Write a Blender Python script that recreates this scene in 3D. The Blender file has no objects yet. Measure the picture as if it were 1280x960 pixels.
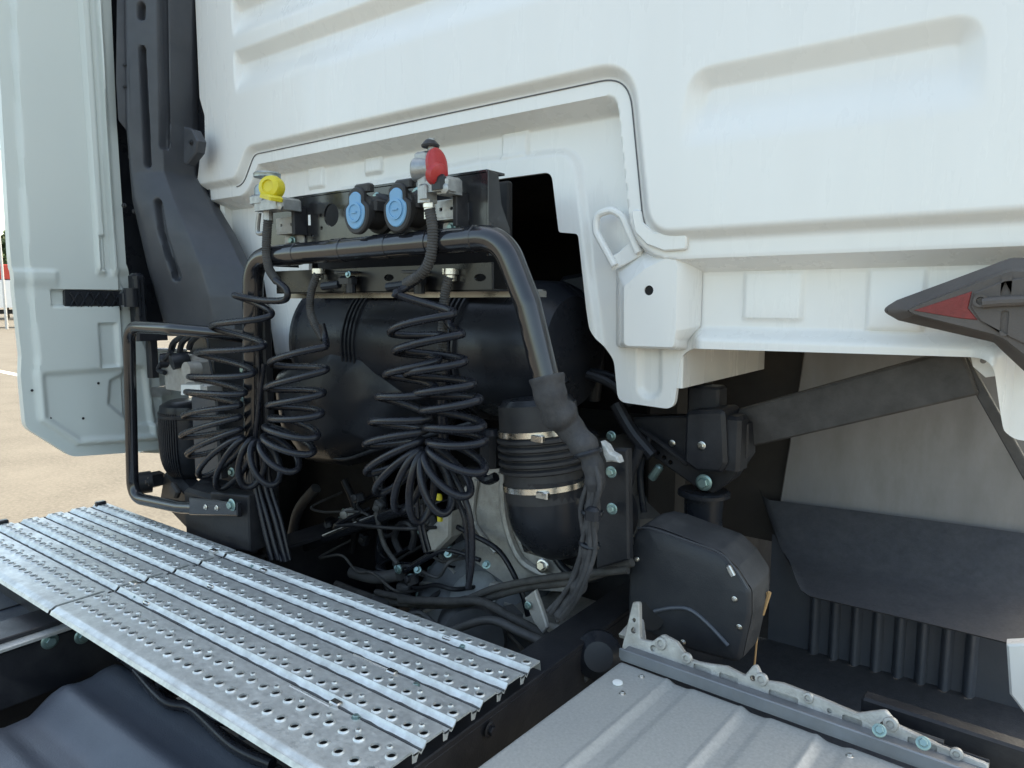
import bpy, math, random
import numpy as np
from mathutils import Vector, Matrix, geometry
random.seed(4); rng = np.random.default_rng(4)
S = bpy.context.scene
# ------------------------------------------------------------------ camera
FPX, CX, CY, CAMZ = 885.0, 640.0, 480.0, 1.75
PITCH, YAW = math.radians(6.57), math.radians(36.7)
cam = bpy.data.objects.new('camera', bpy.data.cameras.new('camera'))
S.collection.objects.link(cam)
cam.data.sensor_width = 36; cam.data.lens = 36 * FPX / 1280
cam.data.clip_start = .02; cam.data.clip_end = 6000
cam.location = (0, 0, CAMZ); cam.rotation_euler = (math.pi / 2 - PITCH, 0, YAW)
S.camera = cam
# ------------------------------------------------------------------ light
SUN_EL, SUN_AZ = math.radians(52), math.radians(4)      # sun ahead of the lorry: the back of the cab is in its own shade
wd = bpy.data.worlds.new('World'); S.world = wd; wd.use_nodes = True
nt = wd.node_tree; bg = nt.nodes['Background']
sky = nt.nodes.new('ShaderNodeTexSky'); sky.sky_type = 'NISHITA'; sky.sun_disc = False
sky.sun_elevation = SUN_EL; sky.sun_rotation = SUN_AZ; sky.air_density = 1.0; sky.dust_density = 3.0; sky.ozone_density = .6
nt.links.new(sky.outputs[0], bg.inputs[0]); bg.inputs[1].default_value = .15
sl = bpy.data.lights.new('sun', 'SUN'); sl.energy = 2.0; sl.angle = math.radians(.5); sl.color = (1, .95, .87)
so = bpy.data.objects.new('sun', sl); S.collection.objects.link(so)
sd = Vector((math.sin(SUN_AZ) * math.cos(SUN_EL), math.cos(SUN_AZ) * math.cos(SUN_EL), math.sin(SUN_EL)))
so.rotation_euler = sd.to_track_quat('Z', 'Y').to_euler(); so.location = (0, 5, 8)
S.view_settings.view_transform = 'Standard'; S.view_settings.look = 'None'
S.view_settings.exposure = 1.98; S.view_settings.gamma = 1
S.view_settings.use_white_balance = True; S.view_settings.white_balance_temperature = 7850; S.view_settings.white_balance_tint = 2
# ------------------------------------------------------------------ helpers
def ray(u, v):
    a = (u - CX) / FPX; b = -(v - CY) / FPX
    f = math.cos(PITCH) + b * math.sin(PITCH); z = -math.sin(PITCH) + b * math.cos(PITCH)
    return (a * math.cos(YAW) - f * math.sin(YAW), a * math.sin(YAW) + f * math.cos(YAW), z)
def P(u, v, X=None, Y=None, Z=None):
    """survey helper: point of the photograph on a known plane of the lorry (metres)"""
    d = ray(u, v)
    t = X / d[0] if X is not None else Y / d[1] if Y is not None else (Z - CAMZ) / d[2]
    return Vector((d[0] * t, d[1] * t, CAMZ + d[2] * t))
def PY(Y, *uv): return [P(u, v, Y=Y) for u, v in uv]
def PX(X, *uv): return [P(u, v, X=X) for u, v in uv]
def PZ(Z, *uv): return [P(u, v, Z=Z) for u, v in uv]
def ln(a, b, x):
    t = np.clip((x - a) / (b - a), 0, 1); return .92 * t + .08 * t * t * (3 - 2 * t)
def ss(a, b, x):
    t = np.clip((x - a) / (b - a), 0, 1); return t * t * (3 - 2 * t)

WO = {}
def tagp(o, label=None, cat=None, group=None, kind=None):
    if label: o['label'] = label
    if cat: o['category'] = cat
    if group: o['group'] = group
    if kind: o['kind'] = kind
    return o
def thing(name, label, cat, loc=(0, 0, 0), group=None):
    o = bpy.data.objects.new(name, None); S.collection.objects.link(o)
    o.location = loc; o.empty_display_size = .05; WO[o.name] = Vector(loc)
    return tagp(o, label, cat, group)
def link(name, me, parent, wloc, rot=None):
    o = bpy.data.objects.new(name, me); S.collection.objects.link(o)
    WO[o.name] = Vector(wloc)
    o.location = Vector(wloc) - (WO[parent.name] if parent else Vector((0, 0, 0)))
    if rot is not None: o.rotation_euler = rot.to_euler()
    if parent: o.parent = parent
    return o
class MB:
    def __init__(s): s.v = []; s.f = []
    def add(s, v, f):
        n = len(s.v); s.v += [tuple(p) for p in v]; s.f += [tuple(i + n for i in q) for q in f]; return s
    def tube(s, pts, r, n=10, res=6, smooth=True, caps=True, closed=False):
        pts = [Vector(p) for p in pts]
        if smooth and len(pts) > 2: pts = catmull(pts, res, closed)
        m = len(pts)
        T = []
        for i in range(m):
            a = pts[(i - 1) % m] if closed or i > 0 else pts[i]
            b = pts[(i + 1) % m] if closed or i < m - 1 else pts[i]
            d = b - a; T.append(d.normalized() if d.length > 1e-9 else Vector((0, 0, 1)))
        up = Vector((0, 0, 1)) if abs(T[0].z) < .9 else Vector((1, 0, 0))
        nrm = (up - T[0] * up.dot(T[0])).normalized()
        V = []; Fc = []
        for i in range(m):
            nrm = nrm - T[i] * nrm.dot(T[i])
            nrm = nrm.normalized() if nrm.length > 1e-6 else T[i].orthogonal().normalized()
            bn = T[i].cross(nrm)
            rr = r(i / (m - 1)) if callable(r) else r
            for k in range(n):
                a = 2 * math.pi * k / n
                V.append(pts[i] + nrm * (rr * math.cos(a)) + bn * (rr * math.sin(a)))
        for i in range(m if closed else m - 1):
            j = (i + 1) % m
            for k in range(n):
                k2 = (k + 1) % n
                Fc.append((i * n + k, i * n + k2, j * n + k2, j * n + k))
        if caps and not closed:
            Fc.append(tuple(range(n - 1, -1, -1))); Fc.append(tuple((m - 1) * n + k for k in range(n)))
        return s.add(V, Fc)
    def lathe(s, prof, o, axis, n=20, side=None, sx=1.0):
        """prof = list of (radius, height along axis)"""
        o = Vector(o); ax = Vector(axis).normalized()
        a = Vector(side) if side else ax.orthogonal()
        a = (a - ax * a.dot(ax)).normalized(); b = ax.cross(a)
        V = []; Fc = []
        for r, h in prof:
            for k in range(n):
                t = 2 * math.pi * k / n
                V.append(o + ax * h + a * (r * sx * math.cos(t)) + b * (r * math.sin(t)))
        for i in range(len(prof) - 1):
            for k in range(n):
                k2 = (k + 1) % n; Fc.append((i * n + k, i * n + k2, (i + 1) * n + k2, (i + 1) * n + k))
        if prof[0][0] > 1e-6: Fc.append(tuple(range(n - 1, -1, -1)))
        if prof[-1][0] > 1e-6: Fc.append(tuple((len(prof) - 1) * n + k for k in range(n)))
        return s.add(V, Fc)
    def prism(s, outer, t, O, A, B, holes=(), bev=0.0):
        """plate: 2-D outline (a, b) in the frame O, A, B; front face towards A x B, thickness t behind it"""
        O, A, B = Vector(O), Vector(A).normalized(), Vector(B); B = (B - A * B.dot(A)).normalized(); C = A.cross(B)
        def area(p): return sum(p[i][0] * p[(i + 1) % len(p)][1] - p[(i + 1) % len(p)][0] * p[i][1] for i in range(len(p)))
        outer = list(outer)
        if area(outer) < 0: outer.reverse()
        hs = []
        for h in holes:
            h = list(h)
            if area(h) > 0: h.reverse()
            hs.append(h)
        def inset(p, d):
            q = []
            for i in range(len(p)):
                a = Vector(p[i]) - Vector(p[i - 1]); b = Vector(p[(i + 1) % len(p)]) - Vector(p[i])
                na = Vector((-a.y, a.x)).normalized(); nb = Vector((-b.y, b.x)).normalized()
                m = na + nb; m = m / max(m.length_squared * .5, .3) if m.length > 1e-6 else na
                q.append(tuple(Vector(p[i]) + m * d))
            return q
        rings = [(inset(outer, bev), 0.0), (outer, -bev), (outer, -t)] if bev > 0 else [(outer, 0.0), (outer, -t)]
        V = []; Fc = []; idx = []
        for p, c in rings:
            idx.append(len(V)); V += [O + A * x + B * y + C * c for x, y in p]
        n = len(outer)
        for r in range(len(rings) - 1):
            for k in range(n):
                k2 = (k + 1) % n
                Fc.append((idx[r] + k, idx[r + 1] + k, idx[r + 1] + k2, idx[r] + k2))
        hid = []
        for h in hs:
            i0 = len(V); V += [O + A * x + B * y for x, y in h]
            i1 = len(V); V += [O + A * x + B * y - C * t for x, y in h]
            hid.append((i0, i1, len(h)))
            for k in range(len(h)):
                k2 = (k + 1) % len(h); Fc.append((i0 + k, i1 + k, i1 + k2, i0 + k2))
        for front in (True, False):
            lp = [[Vector((x, y, 0)) for x, y in (rings[0][0] if front else outer)]] + [[Vector((x, y, 0)) for x, y in h] for h in hs]
            mp = [(idx[0] if front else idx[-1]) + k for k in range(n)]
            for i0, i1, m in hid: mp += [(i0 if front else i1) + k for k in range(m)]
            for tri in geometry.tessellate_polygon(lp):
                q = tuple(mp[i] for i in tri)
                p0, p1, p2 = (Vector(V[i]) for i in q)
                up = (p1 - p0).cross(p2 - p0).dot(C) > 0
                Fc.append(q if up == front else q[::-1])
        return s.add(V, Fc)
    def box(s, c, size, bev=.003, ax=(1, 0, 0), ay=(0, 1, 0)):
        x, y, z = size; A = Vector(ax).normalized(); B = Vector(ay).normalized()
        C = A.cross(B); bev = min(bev, min(size) * .3)
        o = [(-x/2+bev, -y/2), (x/2-bev, -y/2), (x/2, -y/2+bev), (x/2, y/2-bev), (x/2-bev, y/2), (-x/2+bev, y/2), (-x/2, y/2-bev), (-x/2, -y/2+bev)]
        return s.prism(o, z, Vector(c) + C * (z / 2), A, B, bev=bev)
    def loft(s, rows, closed=False, caps=False):
        n = len(rows[0]); V = [p for r in rows for p in r]; Fc = []
        for i in range(len(rows) - 1):
            for k in range(n if closed else n - 1):
                k2 = (k + 1) % n; Fc.append((i * n + k, i * n + k2, (i + 1) * n + k2, (i + 1) * n + k))
        if caps: Fc.append(tuple(range(n - 1, -1, -1))); Fc.append(tuple((len(rows) - 1) * n + k for k in range(n)))
        return s.add(V, Fc)
    def ell(s, c, rad, n=20, m=12):
        c = Vector(c); rows = []
        for i in range(m + 1):
            t = math.pi * i / m
            rows.append([c + Vector((rad[0] * math.sin(t) * math.cos(2 * math.pi * k / n), rad[1] * math.sin(t) * math.sin(2 * math.pi * k / n), rad[2] * math.cos(t))) for k in range(n)])
        return s.loft(rows, closed=True)
    def build(s, name, mat, parent=None, angle=32, smooth=True, label=None, cat=None, group=None, kind=None):
        v = np.array(s.v, dtype=float); c = (v.min(0) + v.max(0)) / 2
        me = bpy.data.meshes.new(name); me.from_pydata((v - c).tolist(), [], s.f); me.update()
        if smooth:
            me.shade_smooth(); me.set_sharp_from_angle(angle=math.radians(angle))
        me.materials.append(mat)
        return tagp(link(name, me, parent, c), label, cat, group, kind)
def catmull(p, res=6, closed=False):
    out = []; n = len(p); segs = n if closed else n - 1
    for i in range(segs):
        if closed: p0, p1, p2, p3 = p[(i - 1) % n], p[i], p[(i + 1) % n], p[(i + 2) % n]
        else: p0, p1, p2, p3 = p[max(i - 1, 0)], p[i], p[i + 1], p[min(i + 2, n - 1)]
        for k in range(res):
            t = k / res
            out.append(.5 * ((2 * p1) + (p2 - p0) * t + (2 * p0 - 5 * p1 + 4 * p2 - p3) * t * t + (3 * p1 - p0 - 3 * p2 + p3) * t ** 3))
    if not closed: out.append(p[-1].copy())
    return out
def fillet(poly, r, n=6):
    """round the corners of a 2-D or 3-D polyline; r is one radius or one for each corner"""
    out = []; m = len(poly); poly = [Vector(p) for p in poly]
    for i in range(m):
        rr = r[i] if isinstance(r, (list, tuple)) else r
        p, a, b = poly[i], poly[i - 1], poly[(i + 1) % m]
        if rr <= 1e-6: out.append(p); continue
        da, db = (a - p), (b - p); la, lb = da.length, db.length; da.normalize(); db.normalize()
        ang = math.acos(max(-1, min(1, da.dot(db)))); d = min(rr / max(math.tan(ang / 2), 1e-3), la * .48, lb * .48)
        s, e = p + da * d, p + db * d
        for k in range(n + 1):
            t = k / n; out.append(s * (1 - t) ** 2 + p * (2 * t * (1 - t)) + e * t * t)
    return out
def round_path(pts, r, n=8):
    """open polyline with rounded corners"""
    pts = [Vector(p) for p in pts]; out = [pts[0]]
    for i in range(1, len(pts) - 1):
        p, a, b = pts[i], pts[i - 1], pts[i + 1]
        da, db = a - p, b - p; la, lb = da.length, db.length; da.normalize(); db.normalize()
        ang = math.acos(max(-1, min(1, da.dot(db)))); d = min(r / max(math.tan(ang / 2), 1e-3), la * .48, lb * .48)
        s, e = p + da * d, p + db * d
        for k in range(n + 1):
            t = k / n; out.append(s * (1 - t) ** 2 + p * (2 * t * (1 - t)) + e * t * t)
    out.append(pts[-1]); return out
def circ(cx, cy, r, n=14, ry=None): return [(cx + r * math.cos(2 * math.pi * k / n), cy + (ry or r) * math.sin(2 * math.pi * k / n)) for k in range(n)]
def rect(x0, y0, x1, y1): return [(x0, y0), (x1, y0), (x1, y1), (x0, y1)]
def rrect(x0, y0, x1, y1, r, n=4): return [tuple(p[:2]) for p in fillet([Vector((a, b, 0)) for a, b in rect(x0, y0, x1, y1)], r, n)]
def sdpoly(p, poly):
    """signed distance (inside negative) and nearest vector"""
    poly = np.asarray(poly, float); d2 = np.full(len(p), 1e9); near = np.zeros_like(p); ins = np.zeros(len(p), bool)
    for i in range(len(poly)):
        a = poly[i - 1]; b = poly[i]; e = b - a; w = p - a
        ee = e @ e
        if ee < 1e-14: continue
        t = np.clip(w @ e / ee, 0, 1); q = w - t[:, None] * e; dd = (q * q).sum(1)
        m = dd < d2; d2[m] = dd[m]; near[m] = p[m] - q[m]
        c = (a[1] > p[:, 1]) != (b[1] > p[:, 1])
        with np.errstate(divide='ignore', invalid='ignore'):
            xx = (b[0] - a[0]) * (p[:, 1] - a[1]) / (b[1] - a[1]) + a[0]
        ins ^= c & (p[:, 0] < xx)
    d = np.sqrt(d2); return np.where(ins, -d, d), near
def sdcap(p, a, b):
    a = np.array(a, float); b = np.array(b, float); e = b - a
    t = np.clip((p - a) @ e / max(e @ e, 1e-12), 0, 1); return np.sqrt(((p - a - t[:, None] * e) ** 2).sum(1))
def sdbox(p, x0, x1, y0, y1):
    dx = np.maximum(x0 - p[:, 0], p[:, 0] - x1); dy = np.maximum(y0 - p[:, 1], p[:, 1] - y1)
    return np.where((dx > 0) & (dy > 0), np.hypot(dx, dy), np.maximum(dx, dy))
def relief(name, outline, hf, h, to3, mat, parent, rim=.004, holes=(), angle=40, label=None):
    """pressed sheet: a fine grid cut to an outline, height hf(points) mapped to 3-D by to3(points, height)"""
    o = np.array([(p[0], p[1]) for p in outline]); lo = o.min(0) - h; hi = o.max(0) + h
    nx, ny = int((hi[0] - lo[0]) / h) + 2, int((hi[1] - lo[1]) / h) + 2
    gx, gy = np.meshgrid(lo[0] + np.arange(nx) * h, lo[1] + np.arange(ny) * h, indexing='ij')
    p = np.stack([gx.ravel(), gy.ravel()], 1)
    d, near = sdpoly(p, o)
    for hl in holes:
        d2, n2 = sdpoly(p, np.array(hl)); m = -d2 > d; d = np.where(m, -d2, d); near[m] = n2[m]
    ins = (d < h * .35).reshape(nx, ny)
    cell = ins[:-1, :-1] & ins[1:, :-1] & ins[:-1, 1:] & ins[1:, 1:]
    I, J = np.nonzero(cell)
    q = np.stack([I * ny + J, (I + 1) * ny + J, (I + 1) * ny + J + 1, I * ny + J + 1], 1)
    # boundary vertices go exactly onto the outline
    cnt = np.zeros(nx * ny, int); np.add.at(cnt, q.ravel(), 1)
    bv = (cnt > 0) & (cnt < 4) & (np.abs(d) < 1.5 * h)
    p = p.copy(); p[bv] = near[bv]
    used = cnt > 0; rem = -np.ones(nx * ny, int); rem[used] = np.arange(used.sum())
    pts = p[used]; q = rem[q]
    v3 = to3(pts, hf(pts)); n = len(v3)
    if rim:
        e = np.concatenate([q[:, [0, 1]], q[:, [1, 2]], q[:, [2, 3]], q[:, [3, 0]]])
        key = np.sort(e, 1); code = key[:, 0].astype(np.int64) * n + key[:, 1]
        u, ix, c = np.unique(code, return_index=True, return_counts=True); be = e[ix[c == 1]]
        bvs = np.unique(be); m2 = -np.ones(n, int); m2[bvs] = n + np.arange(len(bvs))
        back = to3(pts[bvs], hf(pts[bvs]) + rim)
        v3 = np.concatenate([v3, back]); rimq = np.stack([be[:, 1], be[:, 0], m2[be[:, 0]], m2[be[:, 1]]], 1)
        q = np.concatenate([q, rimq])
    c = (v3.min(0) + v3.max(0)) / 2
    me = bpy.data.meshes.new(name); me.from_pydata((v3 - c).tolist(), [], q.tolist()); me.update()
    me.shade_smooth(); me.set_sharp_from_angle(angle=math.radians(angle)); me.materials.append(mat)
    return tagp(link(name, me, parent, c), label)
# ------------------------------------------------------------------ materials
def M(name, col, rough=.5, metal=0., var=.12, scale=6., bump=.0, bscale=250., dust=None, damt=0., dscale=9., coat=0., spec=.5, rvar=.08, det=6., stretch=None):
    m = bpy.data.materials.new(name); m.use_nodes = True; t = m.node_tree; N = t.nodes; L = t.links
    b = N['Principled BSDF']; b.inputs['Metallic'].default_value = metal; b.inputs['Specular IOR Level'].default_value = spec
    b.inputs['Coat Weight'].default_value = coat; b.inputs['Coat Roughness'].default_value = .12
    tc = N.new('ShaderNodeTexCoord'); src = tc.outputs['Object']
    if stretch:
        mp = N.new('ShaderNodeMapping'); mp.inputs['Scale'].default_value = stretch; L.new(src, mp.inputs[0]); src = mp.outputs[0]
    def noise(sc, d=det, r=.6):
        n = N.new('ShaderNodeTexNoise'); n.inputs['Scale'].default_value = sc; n.inputs['Detail'].default_value = d; n.inputs['Roughness'].default_value = r
        L.new(src, n.inputs['Vector']); return n.outputs['Fac']
    n1 = noise(scale)
    rp = N.new('ShaderNodeMapRange'); rp.inputs['From Min'].default_value = .3; rp.inputs['From Max'].default_value = .7
    rp.inputs['To Min'].default_value = 1 - var; rp.inputs['To Max'].default_value = 1 + var; L.new(n1, rp.inputs['Value'])
    mul = N.new('ShaderNodeVectorMath'); mul.operation = 'SCALE'; mul.inputs[0].default_value = col; L.new(rp.outputs[0], mul.inputs['Scale'])
    cout = mul.outputs[0]
    rr = N.new('ShaderNodeMapRange'); rr.inputs['From Min'].default_value = .3; rr.inputs['From Max'].default_value = .7
    rr.inputs['To Min'].default_value = rough - rvar; rr.inputs['To Max'].default_value = rough + rvar
    L.new(noise(scale * 2.7), rr.inputs['Value']); rout = rr.outputs[0]
    if dust:
        dn = noise(dscale, 10., .72); dr = N.new('ShaderNodeMapRange')
        dr.inputs['From Min'].default_value = .42; dr.inputs['From Max'].default_value = .72
        dr.inputs['To Min'].default_value = damt * .25; dr.inputs['To Max'].default_value = damt; L.new(dn, dr.inputs['Value'])
        mx = N.new('ShaderNodeMix'); mx.data_type = 'RGBA'; mx.inputs['B'].default_value = (*dust, 1)
        L.new(dr.outputs[0], mx.inputs['Factor']); L.new(cout, mx.inputs['A']); cout = mx.outputs['Result']
        ad = N.new('ShaderNodeMath'); ad.operation = 'MULTIPLY_ADD'; ad.inputs[1].default_value = .5; L.new(dr.outputs[0], ad.inputs[0]); L.new(rout, ad.inputs[2]); rout = ad.outputs[0]
    L.new(cout, b.inputs['Base Color']); L.new(rout, b.inputs['Roughness'])
    if bump:
        bp = N.new('ShaderNodeBump'); bp.inputs['Strength'].default_value = bump; bp.inputs['Distance'].default_value = .002
        L.new(noise(bscale, 3.), bp.inputs['Height']); L.new(bp.outputs[0], b.inputs['Normal'])
    return m
DUST = (.20, .19, .18)
white = M('white_cab_paint', (.80, .79, .765), .26, var=.015, scale=3, coat=.3, dust=(.66, .62, .56), damt=.08, dscale=7, spec=.4, stretch=(1.6, 1.6, .22))
fairw = M('shaded_fairing_paint', (.60, .645, .62), .34, var=.03, scale=4, dust=(.5, .47, .42), damt=.18, dscale=4, coat=.15)  # white paint with the shade mixed into its base colour
duct = M('dusty_black_plastic', (.040, .044, .054), .42, var=.15, scale=9, bump=.2, bscale=500, dust=DUST, damt=.12, dscale=5)
blackp = M('black_plastic', (.015, .017, .022), .30, var=.2, bump=.08, bscale=400, dust=DUST, damt=.02, dscale=5, spec=.3)
gloss = M('black_enamel', (.009, .010, .014), .15, var=.2, dust=DUST, damt=.05, dscale=12, coat=.3, spec=.6)
chass = M('chassis_black_paint', (.010, .011, .015), .38, var=.25, bump=.2, bscale=180, dust=DUST, damt=.12, dscale=10, spec=.3)
engdark = M('dark_engine_metal', (.05, .052, .058), .55, var=.3, bump=.4, bscale=120, dust=(.2, .18, .15), damt=.25, dscale=12)
cast = M('cast_aluminium', (.46, .455, .44), .46, metal=.55, var=.2, scale=20, bump=.5, bscale=220, dust=(.25, .21, .16), damt=.5, dscale=14)
galv = M('galvanised_steel', (.68, .70, .69), .36, metal=.66, var=.18, scale=45, bump=.15, bscale=300, dust=(.33, .32, .30), damt=.50, dscale=9, spec=.7, rvar=.12)
alum = M('aluminised_sheet', (.47, .475, .465), .46, metal=.5, var=.14, scale=190, bump=.18, bscale=260, dust=(.36, .35, .32), damt=.40, dscale=7)
steel = M('bright_steel', (.62, .60, .56), .28, metal=1., var=.12, scale=30)
zinc = M('zinc_bolt', (.26, .38, .365), .34, metal=.75, var=.15, scale=60, dust=DUST, damt=.2, dscale=40)
rubber = M('hose_plastic', (.013, .014, .019), .28, var=.2, scale=20, spec=.3)
sleeve_m = M('woven_sleeve', (.035, .034, .034), .6, var=.3, scale=60, bump=.5, bscale=350, dust=DUST, damt=.35, dscale=20, spec=.3)
tape = M('cloth_tape', (.024, .025, .030), .6, var=.35, scale=18, bump=.8, bscale=90, dust=DUST, damt=.28, dscale=20, spec=.3)
blue = M('blue_plastic', (.12, .33, .55), .42, var=.08, dust=(.4, .42, .42), damt=.25, dscale=30)
yellow = M('yellow_plastic', (.68, .56, .012), .40, var=.12, scale=40, dust=(.3, .27, .2), damt=.25, dscale=40)
red = M('red_plastic', (.42, .010, .012), .35, var=.15, scale=40, dust=(.3, .2, .2), damt=.2, dscale=40)
redlens = M('red_reflector', (.25, .016, .016), .4, var=.3, scale=30, dust=(.07, .035, .03), damt=.75, dscale=18, coat=.15, bump=.4, bscale=500)
brown = M('weathered_brown_plastic', (.070, .056, .050), .55, var=.25, bump=.3, bscale=250, dust=DUST, damt=.30, dscale=8)
rust = M('rusty_primer_steel', (.040, .035, .033), .55, var=.25, scale=18, bump=.3, bscale=260, dust=DUST, damt=.22, dscale=9)
flapm = M('fibrous_liner', (.046, .048, .056), .62, var=.15, scale=60, bump=.5, bscale=420, dust=DUST, damt=.16, dscale=25, spec=.3)
grey = M('grey_inner_sheet', (.26, .25, .258), .36, metal=.25, var=.22, scale=5, dust=(.20, .185, .165), damt=.7, dscale=7, stretch=(1, 1, .35))
mudm = M('blue_black_mudguard', (.060, .070, .090), .34, var=.12, bump=.3, bscale=300, dust=DUST, damt=.12, dscale=5)
sticker = M('white_sticker', (.75, .76, .74), .5, var=.04)
orange = M('sunlit_tan', (.5, .30, .14), .5, var=.2)  # sunlight put into the tan colour of a thin sliver
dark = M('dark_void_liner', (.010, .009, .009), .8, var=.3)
# ground and far things
asph = M('pale_asphalt', (.110, .100, .089), .9, var=.28, scale=1.3, bump=1., bscale=45, dust=(.188, .173, .152), damt=.95, dscale=28, spec=.2)
linem = M('road_paint', (.62, .62, .60), .7, var=.15, scale=9)
bark = M('bark', (.09, .07, .05), .9, var=.3, scale=3)
leafm = M('foliage', (.055, .085, .03), .7, var=.5, scale=1.2)
lorryw = M('far_white_paint', (.75, .75, .74), .4, var=.03)
lorryr = M('far_red_tarp', (.48, .05, .03), .5, var=.1)
tyre = M('tyre', (.02, .02, .02), .8)
post = M('lamp_post_paint', (.5, .5, .5), .5, metal=.4)

XA, YA, ZA = Vector((1, 0, 0)), Vector((0, 1, 0)), Vector((0, 0, 1))
def bolt_mesh(mat, name='bolt'):
    b = MB(); b.lathe([(1.55, 0), (1.6, .12), (1.35, .3), (1.2, .32)], (0, 0, 0), ZA, 20)
    b.lathe([(1.0, .3), (1.0, .95), (.85, 1.1), (0, 1.1)], (0, 0, 0), ZA, 6)
    me = bpy.data.meshes.new(name); me.from_pydata([tuple(x) for x in b.v], [], b.f); me.update(); me.shade_smooth(); me.set_sharp_from_angle(angle=.6); me.materials.append(mat)
    return me
BZ, BS, BK = bolt_mesh(zinc), bolt_mesh(steel), bolt_mesh(chass)
def bolt(parent, p, n, r=.008, me=None, name='bolt'):
    o = link(name, me or BZ, parent, p, Vector(n).normalized().to_track_quat('Z', 'Y')); o.scale = (r * .86,) * 3; return o
def xz(p): return (p.x, p.z)
def yz(p): return (p.y, p.z)

# ================================================================== SETTING
b = MB(); R = 900
b.add([(-R, -R, 0), (R, -R, 0), (R, R, 0), (-R, R, 0)], [(0, 1, 2, 3)])
tagp(b.build('ground', asph, smooth=False), kind='structure')
a0, a1 = P(0, 464, Z=.004), P(34, 471, Z=.004); dr = (a1 - a0).normalized(); nn = Vector((-dr.y, dr.x, 0)) * .10
b = MB(); p0, p1 = a0 - dr * 9, a0 + dr * 9
b.add([p0 - nn, p1 - nn, p1 + nn, p0 + nn], [(0, 1, 2, 3)])
tagp(b.build('parking_line', linem, smooth=False), kind='structure')

# ================================================================== CAB
CAB = thing('lorry_cab', 'white lorry cab seen from behind, with pressed rear wall and stepped lower skirt', 'lorry cab', (-1.2, 1.5, 1.6))
Y0, YS = 1.35, 1.44
U2 = [(-2.8, 4.2), (-2.8, 2.150), (-2.125, 2.150), (-2.055, 2.240), (-.700, 2.240), (-.655, 1.892), (.4, 1.892), (.4, 4.2)]
U2 = [(p.x, p.y) for p in fillet([Vector((a, c, 0)) for a, c in U2], [0, 0, .05, .07, .10, .06, 0, 0], 10)]
out = [(-2.305, 2.98), (-2.310, 2.43), (-2.285, 2.37), (-2.29, 2.29), (-2.325, 2.24), xz(P(250, 228, Y=1.36)), xz(P(283, 240, Y=YS)), xz(P(290, 290, Y=YS)), xz(P(298, 325, Y=YS)), xz(P(330, 345, Y=YS)),
       xz(P(338, 400, Y=YS)), xz(P(345, 445, Y=YS)), xz(P(385, 452, Y=YS)), xz(P(392, 320, Y=YS)), xz(P(396, 272, Y=YS)),
       xz(P(620, 226, Y=YS)), xz(P(694, 216, Y=YS)), xz(P(703, 291, Y=YS)), xz(P(727, 293, Y=YS)), xz(P(737, 385, Y=YS)), xz(P(741, 412, Y=YS)), xz(P(768, 450, Y=YS)), xz(P(773, 502, Y=YS)),
       xz(P(843, 512, Y=YS)), xz(P(852, 434, Y=YS)), xz(P(1243, 447, Y=1.41)), xz(P(1256, 552, Y=1.41)), (.06, P(1256, 552, Y=1.41).z), (.06, 2.98)]
fr = [0, .02, .02, .02, .01, .01, .015, .02, .02, .03, .03, .02, .03, .02, .03, .02, .025, .008, .012, .04, .05, .05, .025, .025, .05, .03, .03, .02, 0]
out = [(p.x, p.y) for p in fillet([Vector((a, c, 0)) for a, c in out], fr, 6)]
RB = [(p.x, p.y) for p in fillet([Vector((*xz(P(u, v, Y=YS)), 0)) for u, v in [(380, 250), (600, 203), (722, 190), (738, 330), (752, 435), (760, 520), (560, 560), (380, 560)]], [.02, .02, .06, .05, .04, .02, .02, .02], 8)]
def cab_h(p):
    x, z = p[:, 0], p[:, 1]
    d, _ = sdpoly(p, U2)
    y = Y0 + .022 * ln(-.002, .018, d) + .066 * ln(.054, .080, d)
    def pocket(x0, x1, zt, zf, dep, band, rs):
        return dep * ln(zt, zt - band, z) * ss(zf, zt - band * 1.2, z) * ss(x0, x0 + rs, x - .5 * np.maximum(0, .06 - (zt - z)) * 0) * ss(x1, x1 - rs, x)
    y = y + pocket(-2.105, .3, 2.537, 2.40, .026, .036, .02)
    y = y + pocket(-2.105, .3, 2.695, 2.57, .026, .036, .02)
    # rounded corner pocket at right
    pk = [(p_.x, p_.y) for p_ in fillet([Vector((a, c, 0)) for a, c in [(-.605, 2.0), (-.575, 2.192), (-.105, 2.192), (-.09, 2.0)]], [.01, .05, .05, .01], 8)]
    dk, _ = sdpoly(p, pk)
    y = y + .022 * ln(.004, -.032, dk) * ss(2.045, 2.135, z)
    # skirt details
    sk = ss(.075, .085, d)
    for u0, v0, u1, v1 in [(632, 150, 660, 193), (459, 183, 478, 214), (388, 198, 406, 232), (936, 318, 1000, 397), (1092, 313, 1150, 410)]:
        q0, q1 = P(u0, v0, Y=YS), P(u1, v1, Y=YS)
        bx = sdbox(p, q0.x, q1.x, q1.z, q0.z)
        y = y - .010 * ss(.008, 0, bx) * sk * (.25 + .75 * ss(q0.z + .03, q1.z, z))
    rbd, _ = sdpoly(p, RB)
    y = y - .014 * ss(.012, -.006, rbd) * sk
    # tongue channel
    c = sdcap(p, xz(P(812, 425, Y=YS)), xz(P(812, 482, Y=YS)))
    y = y + .010 * ss(.032, .018, c)
    # rolled bottom flange at right
    y = y - .034 * ss(1.70, 1.672, z) * ss(-.60, -.56, x) * ss(-.03, -.06, x)
    rg = ss(-.095, -.055, x) * ss(1.70, 1.66, z)
    y = y - .034 * rg * ss(-.03, -.045, x)
    return y
relief('rear_panel', out, cab_h, .0042, lambda p, h: np.stack([p[:, 0], h, p[:, 1]], 1), white, CAB, rim=.012,
       angle=50)
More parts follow.
